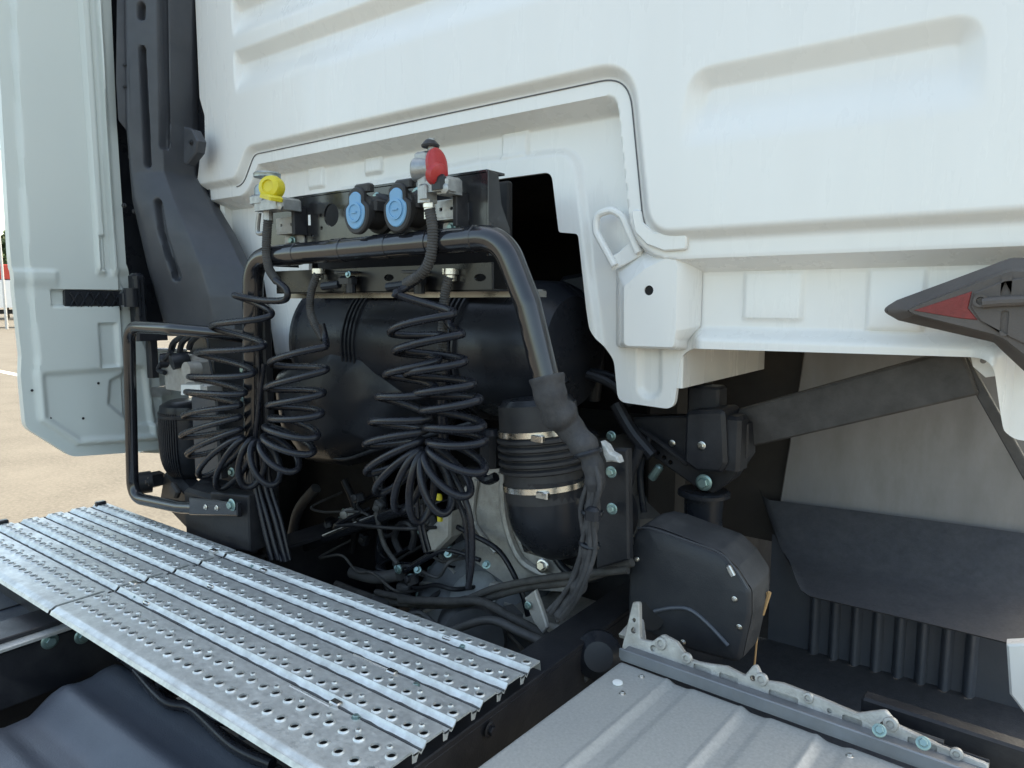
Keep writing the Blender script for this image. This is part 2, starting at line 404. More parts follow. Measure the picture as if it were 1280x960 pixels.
for u, v in ((666, 211), (699, 231), (706, 279)):
    b = MB(); b.lathe([(.005, 0), (.005, .002)], P(u, v, Y=1.4265), -YA, 10); b.build('rivet_hole', dark, CAB)
sl_ = [(p[0], p[1]) for p in U2[1:-1]]; off = []
for i in range(len(sl_)):
    a = Vector(sl_[max(i - 1, 0)]); c = Vector(sl_[min(i + 1, len(sl_) - 1)]); t_ = (c - a).normalized(); off.append(Vector((sl_[i][0] + t_.y * .0225, 1.3705, sl_[i][1] - t_.x * .0225)))
off = [p for p in off if -2.30 < p.x < .05]
b = MB(); b.tube(off, .0016, 6, smooth=False); b.build('seam_line', M('seam_sealant', (.12, .12, .13), .6), CAB)
# shell of the cab: side walls, roof, front, floor with the engine tunnel
b = MB()
for x0, x1 in ((-2.33, -2.29), (.06, .10)): b.box(((x0 + x1) / 2, 2.5, 2.82), (.04, 2.2, 2.2), .01)
b.box((-1.115, 2.5, 3.93), (2.43, 2.2, .04), .01); b.box((-1.115, 3.58, 2.62), (2.35, .04, 2.6), .01)
b.box((-1.115, 1.375, 3.44), (2.43, .05, .96), .005)
b.build('cab_shell', white, CAB)
b = MB(); b.box((-.24, 2.45, 1.690), (.60, 1.98, .03), .004); b.box((-.622, 1.855, 1.835), (.016, .83, .54), .003)
b.build('cab_floor', white, CAB)
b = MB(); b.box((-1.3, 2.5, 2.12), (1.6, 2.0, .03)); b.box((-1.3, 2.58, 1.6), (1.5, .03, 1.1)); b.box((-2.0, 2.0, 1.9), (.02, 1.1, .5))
b.build('engine_tunnel', dark, CAB)  # near-black colour put in so the tunnel reads as shaded
# corner bracket cover with its round hole
def frustum(base, top, yb, yt):
    m = MB(); n = len(base)
    V = [(x, yb, z) for x, z in base] + [(x, yt, z) for x, z in top]
    m.add(V, [(k, (k + 1) % n, n + (k + 1) % n, n + k) for k in range(n)]); return m
def pl(pts, y, r): return [(p.x, p.y) for p in fillet([Vector((*xz(P(u, v, Y=y)), 0)) for u, v in pts], r, 5)]
base = pl([(770, 335), (800, 306), (858, 306), (877, 326), (874, 408), (858, 426), (857, 438), (770, 434)], 1.428, .012)
topc = pl([(780, 358), (806, 336), (842, 318), (846, 332), (845, 412), (843, 424), (842, 434), (780, 432)], 1.375, .012)
midc = [(a * .9 + c * .1, d_ * .9 + e_ * .1) for (a, d_), (c, e_) in zip(pl([(778, 356), (805, 332), (844, 314), (850, 331), (849, 413), (846, 425), (845, 436), (778, 433)], 1.380, .012), base)]
hole = circ(*xz(P(811, 363, Y=1.375)), .0105, 16)
b = MB(); b.loft([[Vector((a, y, c)) for a, c in q] for q, y in ((base, 1.436), (base, 1.428), (midc, 1.383), (topc, 1.3752))], closed=True)
b.prism(topc, .003, (0, 1.375, 0), XA, ZA, holes=[hole])
# bend the plate normal towards the camera: prism front faces -Y because X x Z = -Y
b.build('bracket_cover', white, CAB, angle=45)
b = MB(); b.lathe([(.0, 0), (.014, 0), (.014, .01)], P(811, 363, Y=1.388), -YA, 16); b.build('hole_plug', dark, CAB)
b = MB()
b.tube(round_path([P(u, v, Y=1.395) for u, v in [(768, 332), (745, 290), (745, 268), (765, 262), (778, 270), (798, 316)]], .03), .0085, 10, smooth=False)
b.prism([xz(P(u, v, Y=1.40)) for u, v in [(758, 322), (772, 316), (790, 300), (803, 312), (800, 320), (775, 334), (765, 338)]], .006, (0, 1.40, 0), XA, ZA, bev=.002)
b.build('grab_loop', white, CAB)
for u, v in ((767, 324), (795, 303)):
    b = MB(); b.lathe([(.004, 0), (.004, .001)], P(u, v, Y=1.3985), -YA, 8); b.build('screw_hole', dark, CAB)
# lip cover joint above the bracket
lp = [xz(P(u, v, Y=1.362)) for u, v in [(788, 262), (800, 262), (803, 278), (818, 290), (858, 292), (858, 312), (830, 314), (808, 306), (793, 290)]]
b = MB(); b.prism([(p.x, p.y) for p in fillet([Vector((a, c, 0)) for a, c in lp], .008, 3)], .02, (0, 1.362, 0), XA, ZA, bev=.003); b.build('lip_joint', white, CAB)

# ================================================================== LEFT SIDE FAIRING
FX = -2.45
FAIR = thing('side_fairing', 'tall white side fairing, toned grey-green for shade, with cut lower corner at the far side of the cab', 'fairing', (FX, 1.0, 1.3))
fo = [yz(P(u, v, X=FX)) for u, v in [(-12, -160), (-1, 77), (13, 320), (27, 445), (26, 470), (32, 535), (90, 571), (215, 562), (200, 440), (158, 330), (146, 150), (134, -120)]]
fo = [(p.x, p.y) for p in fillet([Vector((a, c, 0)) for a, c in fo], [0, .1, .2, .06, .06, .05, .05, 0, 0, 0, .1, 0], 6)]
def vline(u0, v0, u1, v1):
    return yz(P(u0, v0, X=FX)), yz(P(u1, v1, X=FX))
FZ = P(120, 345, X=FX).z
def fair_h(p):
    d, _ = sdpoly(p, fo)
    y, z = p[:, 0], p[:, 1]
    h = .012 * ss(-.012, -.0, d) * 0
    # border step (left band)
    h = h + .016 * ln(-.034, -.043, d)
    def side(a, b_):
        a = np.array(a); b_ = np.array(b_); e = b_ - a; e = e / np.hypot(*e); return (p[:, 0] - a[0]) * -e[1] + (p[:, 1] - a[1]) * e[0]
    s1 = side(*vline(96, 0, 118, 340)); h = h + (.016 * ln(-.004, .003, s1) - .022 * ln(.022, .032, s1) + .018 * ln(.046, .053, s1)) * ss(FZ - .006, FZ + .03, z) - .014 * ln(.064, .074, s1)
    for a, b_, w, dp in [((72, 371), (150, 374), .030, .018), ((124, 300), (126, 334), .014, .010), ((128, 410), (140, 452), .022, .012)]:
        qa, qb = yz(P(*a, X=FX)), yz(P(*b_, X=FX)); c = sdbox(p, min(qa[0], qb[0]) - w * .7, max(qa[0], qb[0]) + w * .7, min(qa[1], qb[1]) - w * .7, max(qa[1], qb[1]) + w * .7); h = h - dp * ln(.003, -.004, c)
    z1 = yz(P(80, 466, X=FX))[1]; h = h - .012 * ss(z1 + .012, z1 - .012, z) * ss(-.05, -.065, d)
    z2 = yz(P(45, 338, X=FX))[1]; h = h + .008 * ss(z2 + .006, z2 - .006, z) * ss(z2 - .06, z2 - .02, z) * ss(P(68, 340, X=FX).y + .01, P(68, 340, X=FX).y - .01, y)
    oc = [yz(P(u, v, X=FX)) for u, v in [(138, 476), (170, 458), (230, 470), (230, 530), (165, 530), (136, 505)]]
    dc, _ = sdpoly(p, oc); h = h - .014 * ln(.006, -.006, dc)
    return h
relief('fairing_panel', fo, fair_h, .0048, lambda p, h: np.stack([FX + h, p[:, 0], p[:, 1]], 1), fairw, FAIR, rim=-.03, angle=50)
b = MB()
o2 = [yz(P(u, v, X=FX + .012)) for u, v in [(80, 360), (150, 364), (152, 388), (81, 386)]]
b.prism(o2, .012, (FX + .012, 0, 0), YA, ZA, bev=.002)
for k in range(5):
    u0 = 88 + k * 13
    b.tube(PX(FX + .017, (u0, 366), (u0 + 10, 383)), .003, 6); b.tube(PX(FX + .017, (u0 + 10, 366), (u0, 383)), .003, 6)
b.build('latch_arm', blackp, FAIR)
b = MB(); q = P(172, 372, X=-2.40); b.box(q, (.05, .04, .16), .01); b.box(q + Vector((.0, -.03, .0)), (.05, .05, .05), .012)
b.lathe([(.022, -.03), (.022, .03)], q + Vector((.02, -.03, .0)), ZA, 14); b.lathe([(.012, -.06), (.012, .06)], q + Vector((.02, -.01, .0)), ZA, 12)
b.build('hinge', blackp, FAIR)
for u, v in ((40, 488), (123, 479), (63, 523), (104, 523)): bolt(FAIR, P(u, v, X=FX + .005), XA, .003, BK, 'rivet')
# lower sill panel seen through the tube guard
SILL = thing('sill_panel', 'pale grey lower side panel with white edge strip behind the tube guard', 'side panel', (-2.5, 1.25, 1.2))
so_ = [yz(P(u, v, X=-2.5)) for u, v in [(170, 436), (235, 436), (240, 568), (176, 566)]]
b = MB(); b.prism(so_, .02, (-2.5, 0, 0), YA, ZA, bev=.004); b.build('panel', fairw, SILL)
b = MB(); b.tube(PX(-2.485, (175, 437), (181, 455), (176, 475), (178, 520), (180, 565)), .007, 8); b.tube(PX(-2.485, (172, 438), (200, 437), (232, 438)), .006, 8); b.build('edge_strip', white, SILL)
b = MB(); b.box(P(196, 489, X=-2.48), (.012, .10, .035), .004); b.build('strap', galv, SILL)

# ================================================================== AIR INTAKE SNORKEL
SNK = thing('air_intake_snorkel', 'dusty black air intake duct with long pressed grooves rising beside the cab', 'air duct', (-2.3, 1.25, 1.7))
nd = Vector((.52, -.854, 0))
vs = np.linspace(-110, 420, 240); ns = 70
LU = lambda v: np.interp(v, [-110, 0, 150, 250, 330, 420], [148, 150, 152, 160, 178, 204])
RU = lambda v: np.interp(v, [-110, 0, 150, 215, 250, 290, 330, 370, 420], [222, 225, 226, 229, 246, 270, 289, 301, 308])
rows = []
for v in vs:
    row = []
    ul, ur = LU(v), RU(v)
    pl, pr = P(ul, v, X=-2.40), P(ur, v, Y=1.28)
    for k in range(ns + 1):
        s = k / ns; u = ul + (ur - ul) * s; p = pl.lerp(pr, s)
        e = abs(2 * s - 1); bul = -.032 * (1 - math.sqrt(max(0, 1 - ((e - .72) / .28) ** 2))) if (e > .72 and s < .5) else (-.075 * float(ln(.66, 1.0, s)) if s > .66 else 0)
        g = 0
        pt = np.array([[u, v]])
        for a, c, w in [((199, -140), (203, 182), 3.6), ((177, 62), (184, 205), 3.6), ((176, 8), (176, 20), 4), ((197, 254), (203, 290), 4), ((203, 290), (222, 346), 4)]:
            g = max(g, float(ss(w * 1.5, w * .5, sdcap(pt, a, c)[0])))
        row.append(p + nd * (bul - .030 * g))
    rows.append(row)
bk = []
for row in rows:
    bk.append([row[0] - nd * .10 + Vector((.02, 0, 0))] + row + [row[-1] - nd * .06])
b = MB(); b.loft(bk); b.build('duct_body', duct, SNK, angle=60)
b = MB(); q = P(232, 180, Y=1.255)
b.prism([xz(P(u, v, Y=1.27)) for u, v in [(229, 158), (240, 162), (247, 176), (245, 190), (233, 206), (229, 204)]], .03, (0, 1.27, 0), XA, ZA, bev=.004); b.build('mounting_tab', duct, SNK)
bolt(SNK, P(239, 178, Y=1.268), -YA, .007, BK, 'screw')
b = MB(); b.loft([[P(u - 8, v, X=-2.405), P(u + 8, v, X=-2.400), P(u + 8, v, X=-2.385)] for u, v in [(155, -80), (153, 100), (156, 150), (166, 163), (168, 175)]]); b.build('edge_flange', duct, SNK)
for v in (81, 108): 
    for u in (156, 161): bolt(SNK, P(u, v, X=-2.395), (.6, -.8, 0), .004, BK, 'rivet')
# the black body of the cab corner behind the snorkel
CC = thing('corner_pillar', 'black cab corner pillar in the gap behind the snorkel', 'pillar', (-2.4, 1.4, 1.7))
b = MB(); b.box((-2.40, 1.39, 2.15), (.20, .04, 2.0), .01); b.box((-2.50, 1.32, 2.5), (.02, .56, 1.66), .006); b.build('pillar_plate', blackp, CC)
b = MB(); b.box((-2.16, 1.50, 1.85), (.5, .03, .9), .01); b.build('inner_plate', dark, CC)
for u, v in ((163, 196), (168, 264), (155, 257)): bolt(CC, P(u, v, X=-2.41), (.6, -.8, 0), .006, BK)

# ================================================================== HORIZONTAL PLENUM
PL = thing('air_plenum', 'fat dark horizontal intake drum behind the coiled hoses', 'intake drum', (-1.3, 1.47, 1.4))
cy, cz, pr_ = 1.48, 1.63, .185
b = MB(); b.lathe([(.02, -.02), (pr_ - .03, -.02), (pr_ - .006, -.005), (pr_ + .004, .0), (pr_ + .004, .012), (pr_ - .004, .02), (pr_, .05), (pr_, .40), (pr_ - .004, .60), (pr_ - .012, .82), (pr_ - .05, .88), (.02, .89)], (-1.79, cy, cz), XA, 48, side=(0, 0, 1))
b.build('drum', blackp, PL, angle=40)
for u in (436, 558):
    for k in range(4):
        x0 = P(u, 410, Y=1.30).x + (k - 1.5) * .016
        b = MB(); b.lathe([(pr_ - .008, -.005), (pr_ + .006, -.003), (pr_ + .006, .003), (pr_ - .008, .005)], (x0, cy, cz), XA, 44); b.build('rib_band', blackp, PL)
b = MB(); c = P(432, 520, Y=1.42)
rows = []
prof = [(355, 465), (400, 440), (455, 405), (515, 420), (535, 490), (500, 560), (440, 582), (396, 576), (366, 535)]
o3 = [xz(P(u, v, Y=1.40)) for u, v in prof]; cc = (sum(a for a, _ in o3) / len(o3), sum(c_ for _, c_ in o3) / len(o3))
o3 = [(p.x, p.y) for p in fillet([Vector((a, c_, 0)) for a, c_ in o3], .05, 5)]
for f, y in ((.0, 1.282), (.45, 1.286), (.65, 1.298), (.82, 1.320), (.93, 1.348), (1, 1.39), (1, 1.6)): rows.append([Vector((cc[0] + (a - cc[0]) * f, y, cc[1] + (c_ - cc[1]) * f)) for a, c_ in o3])
b.loft(rows, closed=True); b.build('lower_outlet', blackp, PL, angle=60)
b = MB(); b.tube(PY(1.33, (385, 545), (400, 566), (430, 574), (470, 562), (520, 548), (600, 526)), .006, 8); b.build('bottom_seam', blackp, PL)
# ================================================================== ENGINE BAY BACKDROP
ENG = thing('engine_block', 'dark engine and gearbox mass low in the bay under the cab', 'engine', (-1.2, 1.8, .6))
b = MB(); b.box((-1.2, 2.2, .85), (.78, .9, .7), .05); b.box((-1.15, 1.95, 1.22), (.5, .6, .3), .06)
b.build('block', engdark, ENG)
q = P(572, 735, Y=1.40)
b = MB(); b.lathe([(.22, -.30), (.205, -.05), (.19, .0), (.16, .035), (.10, .055), (.075, .058)], q + Vector((.03, .06, -.05)), (.25, -.75, .62), 40)
b.build('bell_housing', M('grey_painted_casting', (.15, .165, .18), .5, var=.25, scale=15, bump=.4, bscale=150, dust=DUST, damt=.3), ENG, angle=45)
nb = Vector((.25, -.75, .62)).normalized()
b = MB(); b.lathe([(.062, -.01), (.062, .006), (.055, .010), (.0, .011)], q + Vector((.03, .06, -.05)) + nb * .058, nb, 26, sx=1.15); b.build('inspection_cover', M('grey_cover', (.36, .38, .38), .5, metal=.3, var=.2, scale=25, dust=DUST, damt=.3), ENG)
for u, v in ((560, 692), (608, 706), (522, 712), (497, 710), (527, 664), (513, 722)): bolt(ENG, P(u, v, Y=1.33), (.2, -.8, .5), .0085)
hq = q + Vector((.03, .06, -.05)); ha_ = nb.orthogonal().normalized(); hb_ = nb.cross(ha_)
for k in range(12):
    a = 2 * math.pi * (k + .3) / 12; d = ha_ * math.cos(a) + hb_ * math.sin(a)
    b = MB(); b.tube([hq + d * .088 + nb * .054, hq + d * .150 + nb * .040, hq + d * .188 + nb * .006, hq + d * .205 - nb * .05], .0055, 6); b.build('cast_rib', cast, ENG)
for k in range(16):
    a = 2 * math.pi * k / 16; d = ha_ * math.cos(a) + hb_ * math.sin(a)
    bolt(ENG, hq + d * .207 - nb * .045, nb, .0075)
# cast mount behind the bellows
b = MB()
b.loft([[P(u, v, Y=y) for u, v in [(572, 650), (580, 610), (598, 588), (632, 585), (638, 640), (655, 690), (716, 708), (706, 740), (640, 735), (590, 700)]] for y in (1.42, 1.46, 1.60)], closed=True, caps=True)
b.build('cast_mount', cast, ENG, angle=25)
b = MB(); b.tube(PY(1.415, (628, 590), (632, 650), (652, 700), (690, 722)), .012, 8); b.tube(PY(1.415, (596, 600), (592, 650), (620, 690)), .008, 8); b.build('mount_web', cast, ENG)
bolt(ENG, P(678, 707, Y=1.40), (.1, -1, .2), .013, BS)
b = MB(); b.tube(PY(1.36, (500, 690), (493, 672), (500, 656), (512, 655), (518, 668), (514, 686)), .010, 8); b.build('lifting_eye', chass, ENG)
b = MB(); b.prism([xz(P(u, v, Y=1.33)) for u, v in [(530, 668), (552, 645), (563, 640), (562, 672), (545, 690), (532, 690)]], .05, (0, 1.33, 0), XA, ZA, bev=.006); b.build('sensor_bracket', cast, ENG)
b = MB(); b.box(P(548, 621, Y=1.30), (.020, .012, .016), .003); b.build('yellow_clip', yellow, ENG)
b = MB(); b.box(P(550, 648, Y=1.30), (.014, .012, .014), .003); b.build('yellow_clip', yellow, ENG)
b = MB(); b.lathe([(.09, -.2), (.09, .0), (.08, .02), (.0, .02)], P(590, 800, Y=1.30), (.55, -.6, .2), 28); b.build('starter_housing', M('dark_blue_casting', (.045, .05, .06), .5, var=.2, scale=20, dust=DUST, damt=.25), ENG, angle=40)
b = MB(); b.prism([xz(P(u, v, Y=1.25)) for u, v in [(655, 748), (668, 738), (676, 760), (684, 785), (678, 793), (668, 780), (662, 768)]], .012, (0, 1.25, 0), XA, ZA, bev=.003); b.build('silver_bracket', cast, ENG)
b = MB(); b.box(P(700, 770, Y=1.5), (.22, .2, .05), .01); b.build('ledge', cast, ENG)
b = MB(); b.box(P(735, 715, Y=1.36), (.03, .02, .014), .002); b.build('tag', cast, ENG)
bolt(ENG, P(660, 757, Y=1.245), -YA, .007)
b = MB(); b.lathe([(.10, 0), (.10, .06), (.085, .08), (0, .08)], P(388, 800, Y=1.2), (.3, -.5, .8), 30); b.build('pump', engdark, ENG, angle=40)
BC = thing('engine_pipes', 'tangle of dark coolant pipes, brackets and small fittings in the engine bay', 'pipes', P(600, 650, Y=1.6))
for pts_, y_, r_, m_ in (([(700, 360), (730, 380), (745, 430), (740, 500)], 1.62, .022, chass), ([(690, 450), (715, 462), (752, 466), (790, 480)], 1.55, .009, blackp), ([(712, 405), (735, 420), (742, 455), (722, 478), (702, 468)], 1.60, .014, blackp),
        ([(365, 690), (420, 668), (480, 645), (530, 630)], 1.33, .016, gloss), ([(430, 600), (445, 640), (440, 690)], 1.5, .012, chass), ([(470, 590), (480, 640), (475, 700), (490, 750)], 1.45, .014, blackp), ([(395, 610), (372, 640), (362, 690)], 1.5, .018, engdark),
        ([(545, 640), (565, 655), (590, 668), (625, 690), (650, 735), (660, 770)], 1.36, .007, rubber), ([(505, 715), (530, 700), (560, 688), (600, 700)], 1.33, .006, rubber), ([(690, 690), (710, 715), (745, 722), (790, 690)], 1.40, .010, blackp), ([(780, 700), (770, 650), (785, 600), (800, 560)], 1.45, .012, chass), ([(805, 640), (800, 590), (812, 545)], 1.52, .008, blackp),
        ([(560, 790), (610, 775), (650, 790), (700, 815), (735, 850)], 1.22, .010, engdark), ([(440, 715), (470, 722), (500, 718)], 1.32, .018, engdark)):
    b = MB(); b.tube(PY(y_, *pts_), r_, 10); b.build('pipe', m_, BC, angle=80)
for u, v, y_, s_, m_ in ((735, 545, 1.55, .05, chass), (775, 600, 1.50, .06, chass), (700, 440, 1.65, .08, engdark), (725, 360, 1.7, .10, chass), (505, 735, 1.34, .04, engdark), (475, 760, 1.28, .06, engdark), (640, 770, 1.3, .05, engdark), (620, 735, 1.33, .035, cast), (545, 668, 1.36, .04, cast), (415, 655, 1.55, .05, chass)):
    b = MB(); b.box(P(u, v, Y=y_), (s_, s_ * .7, s_ * .8), s_ * .12, ax=(1, random.uniform(-.5, .5), random.uniform(-.3, .3))); b.build('bracket', m_, BC)
for u, v, y_ in ((700, 475, 1.5), (498, 712, 1.31), (764, 545, 1.45), (430, 640, 1.52)): bolt(BC, P(u, v, Y=y_), -YA, .009)
rb_ = random.Random(11)
for k in range(24):
    u0, v0 = rb_.uniform(370, 640), rb_.uniform(620, 770); y_ = rb_.uniform(1.26, 1.42)
    if v0 > 640 + (u0 - 370) * .42 + 95: continue
    if u0 > 515 and v0 > 650: continue
    pts_ = [(u0, v0)]
    for _ in range(4): pts_.append((pts_[-1][0] + rb_.uniform(8, 34), pts_[-1][1] + rb_.uniform(-20, 24)))
    b = MB(); pp = PY(y_, *pts_); pp = [pp[0] + Vector((0, .12, .02))] + pp + [pp[-1] + Vector((0, .14, -.03))]
    b.tube(pp, rb_.choice((.0035, .004, .005, .0065)), 7); b.build('pipe', rb_.choice((rubber, sleeve_m, engdark, chass)), BC, angle=80)
for k in range(22):
    u0, v0 = rb_.uniform(375, 660), rb_.uniform(620, 770); y_ = rb_.uniform(1.30, 1.5); s_ = rb_.uniform(.018, .045)
    if v0 > 640 + (u0 - 370) * .42 + 95: continue
    if u0 > 530 and v0 > 660: continue
    b = MB(); q = P(u0, v0, Y=y_); b.box(q, (s_, s_ * .8, s_ * rb_.uniform(.5, 1.2)), s_ * .15, ax=(1, rb_.uniform(-.6, .6), rb_.uniform(-.5, .5)))
    b.lathe([(s_ * .3, 0), (s_ * .3, s_ * .6), (s_ * .2, s_ * .65), (0, s_ * .65)], q, (rb_.uniform(-.5, .5), -1, rb_.uniform(-.2, .6)), 12); b.build('bracket', rb_.choice((engdark, chass, engdark, cast)), BC)
# left rear bay: dark arch and hangers
AR = thing('chassis_crossmember', 'dark arched crossmember with bolt heads under the intake drum', 'crossmember', (-1.6, 1.7, 1.0))
b = MB(); b.tube(PY(1.75, (350, 700), (372, 640), (420, 596), (470, 580), (530, 575)), .03, 12); b.tube(PY(1.75, (400, 700), (425, 640), (450, 610)), .02, 10); b.box((-1.9, 1.95, 1.2), (1.2, .03, .8), .01); b.build('arch', chass, AR)
for u, v in ((429, 642), (425, 560 + 90)): bolt(AR, P(u, v, Y=1.6), -YA, .009)
# radiator wall ahead closes the bay
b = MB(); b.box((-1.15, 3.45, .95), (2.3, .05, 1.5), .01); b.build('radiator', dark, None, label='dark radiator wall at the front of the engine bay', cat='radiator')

UT = MB(); UT.box((-1.1, 1.4, .42), (2.5, 4.0, .02), .004); UT.build('bay_darkener', dark, None, label='black sheet added under the chassis rails and the engine to darken the bay', cat='bay_darkener')  # sheet added out of sight to keep the bay and gaps dark
WN = thing('left_wing_liner', 'black wheel arch liner on the far side of the engine bay', 'wheel arch liner', (-2.1, 2.3, .9))
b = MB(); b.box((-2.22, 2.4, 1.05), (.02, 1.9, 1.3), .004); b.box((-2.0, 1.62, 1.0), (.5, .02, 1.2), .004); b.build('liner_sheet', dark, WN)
def wheel(c_, w_, label):
    c_ = Vector(c_)
    b = MB(); b.lathe([(.28, 0), (.40, .0), (.47, .02), (.50, .05), (.50, w_ - .05), (.47, w_ - .02), (.40, w_), (.28, w_)], c_, XA, 48); t = b.build('wheel', tyre, CAB)
    b = MB(); b.lathe([(.10, .12), (.22, .10), (.27, .03), (.29, .0), (.29, .03), (.24, .14), (.1, .16)], c_ + XA * .01, XA, 32); b.build('rim', steel, t)
wheel((-2.55, 2.45, .5), .30, 'front lorry wheel on the far side under the cab')
wheel((-2.25, -.12, .5), .58, 'rear lorry wheel under the moulded mudguard')
# ================================================================== FRAME RAILS
def rail(name, x0, x1, label, topm):
    t = thing(name, label, 'chassis rail', ((x0 + x1) / 2, .5, .75))
    w = x1 - x0; sgn = 1 if x0 < -1.2 else -1
    xo = x0 if sgn > 0 else x1
    b = MB(); b.box(((x0 + x1) / 2, .9, 1.045), (w, 4.2, .010), .002); b.box((xo + sgn * .005, .9, .90), (.010, 4.2, .28), .002); b.box(((x0 + x1) / 2, .9, .755), (w, 4.2, .010), .002)
    b.build('rail_channel', topm, t); return t
RL = rail('chassis_rail', -1.80, -1.70, 'far black chassis rail passing under the perforated walkway', chass)
RR = rail('chassis_rail', -.80, -.715, 'near black chassis rail beside the ribbed metal shield', chass)
b = MB(); b.box((-1.72, .50, 1.035), (.09, .42, .008), .002); b.build('worn_top', alum, RL)
b = MB(); b.box((-1.699, .5, .96), (.008, .46, .12), .002); b.build('flitch_plate', chass, RL)
for u, v in ((62, 801), (103, 795)): bolt(RL, P(u, v, X=-1.693), XA, .013)
b = MB(); b.box((-1.25, 1.62, .70), (.9, .10, .16), .01); b.build('cross_tube', chass, RR)
bolt(RR, P(612, 912, X=-.71), XA, .010, BK)
b = MB(); b.lathe([(.03, 0), (.05, .02), (.05, .06), (.03, .08)], P(748, 815, Z=1.0), (.4, -.7, .3), 18); b.build('rubber_bush', blackp, RR)
# black support box left of the tank of cables
b = MB(); b.box((-1.86, 1.10, 1.10), (.26, .10, .22), .01); b.build('valve_block', chass, None, label='black steel support block with bolts behind the tube guard foot', cat='bracket')

# ================================================================== HOSE CARRIER (hoop + connector panel)
HC = thing('hose_carrier', 'glossy black tubular hoop with connector panel standing behind the cab', 'hose carrier', (-1.2, 1.14, 1.1))
HY = 1.12
hp = round_path([P(318, 600, Y=HY), P(316, 420, Y=HY), P(316, 322, Y=HY), P(628, 296, Y=HY), P(660, 380, Y=HY), P(690, 505, Y=HY)], .085, 12)
b = MB(); b.tube(hp, .0265, 20, smooth=False); b.build('hoop', gloss, HC, angle=50)
b = MB(); b.box(P(331, 520, Y=HY + .03), (.06, .03, .62), .006); b.box(P(328, 640, Y=HY + .03), (.09, .06, .22), .006); b.build('stand_plate', chass, HC)
for u, v in ((305, 462), (305, 502), (290, 590)): bolt(HC, P(u, v, Y=HY), -YA, .010)
za = P(480, 315, Y=HY).z
for u0, u1 in ((362, 374), (418, 432), (470, 489), (526, 540), (590, 596)):
    x0, x1 = P(u0, 312, Y=HY).x, P(u1, 312, Y=HY).x
    b = MB(); ha, hb = P(316, 322, Y=HY), P(628, 296, Y=HY); zc = ha.z + (hb.z - ha.z) * ((x0 + x1) / 2 - ha.x) / (hb.x - ha.x)
    b.lathe([(.0268, 0), (.0282, .001), (.0282, x1 - x0 - .001), (.0268, x1 - x0)], (x0, HY, zc), hb - ha, 20, side=(0, 0, 1)); b.build('collar', gloss, HC)
# connector panel
CYP = 1.165
x0, x1 = P(338, 262, Y=CYP).x, P(609, 262, Y=CYP).x; zt, zb = P(600, 216, Y=CYP).z, P(600, 302, Y=CYP).z
holes = [circ(*xz(P(414, 269, Y=CYP)), .028, 20), circ(*xz(P(401, 269, Y=CYP)), .005, 8), circ(*xz(P(402, 285, Y=CYP)), .005, 8), circ(*xz(P(379, 295, Y=CYP)), .005, 8), circ(*xz(P(390, 295, Y=CYP)), .005, 8), rect(*xz(P(383, 282, Y=CYP)), *xz(P(388, 268, Y=CYP))), rect(*xz(P(584, 276, Y=CYP)), *xz(P(591, 252, Y=CYP)))]
b = MB(); b.prism(rect(x0, zb, x1, zt), .006, (0, CYP, 0), XA, ZA, holes=holes, bev=.0015)
b.box(((x0 + x1) / 2, CYP + .03, zt + .003), (x1 - x0, .062, .005), .001)
sp = [(CYP, zt + .005), (CYP + .035, zt), (CYP + .045, zt - .06), (CYP + .075, zt - .11), (CYP + .085, zb - .03), (CYP, zb - .03)]
b.prism(sp, .005, (x1 + .003, 0, 0), YA, ZA, bev=.001); b.prism(sp, .005, (x0 + .001, 0, 0), YA, ZA)
b.build('connector_panel', M('black_panel', (.011, .012, .015), .17, var=.2, dust=DUST, damt=.14, dscale=10, coat=.3), HC)
b = MB(); b.box((-1.36, 1.35, 1.90), (.70, .02, .26), .004); b.build('back_plate', dark, HC)
def clip(u0, u1, v0, v1):
    p0, p1 = P(u0, v1, Y=CYP - .03), P(u1, v0, Y=CYP - .03)
    h = p1.z - p0.z
    b = MB()
    b.prism([(p0.x, p0.z + h * .45), (p1.x, p0.z + h * .45), (p1.x, p1.z), (p0.x, p1.z)], .004, (0, CYP - .03, 0), XA, ZA, holes=[circ(p0.x + (p1.x - p0.x) * t, p0.z + h * .72, .0045, 8) for t in (.28, .78)], bev=.001)
    b.box(((p0.x + p1.x) / 2, CYP - .015, p0.z + h * .43), (p1.x - p0.x, .03, .004), .001)
    b.prism(rrect(p0.x, p0.z, p1.x, p0.z + h * .36, .008), .004, (0, CYP - .006, 0), XA, ZA, bev=.001)
    b.build('valve_bracket', galv if u0 > 400 else cast, HC)
    bolt(HC, Vector((p0.x + (p1.x - p0.x) * .5, CYP - .011, p0.z + h * .18)), -YA, .009)
clip(346, 369, 270, 307); clip(544, 570, 248, 292)
for u, v in ((366, 276), (568, 262)):
    b = MB(); q = P(u + 8, v, Y=CYP - .02); b.box(q, (.012, .04, .07), .002); b.build('clip_tab', chass, HC)
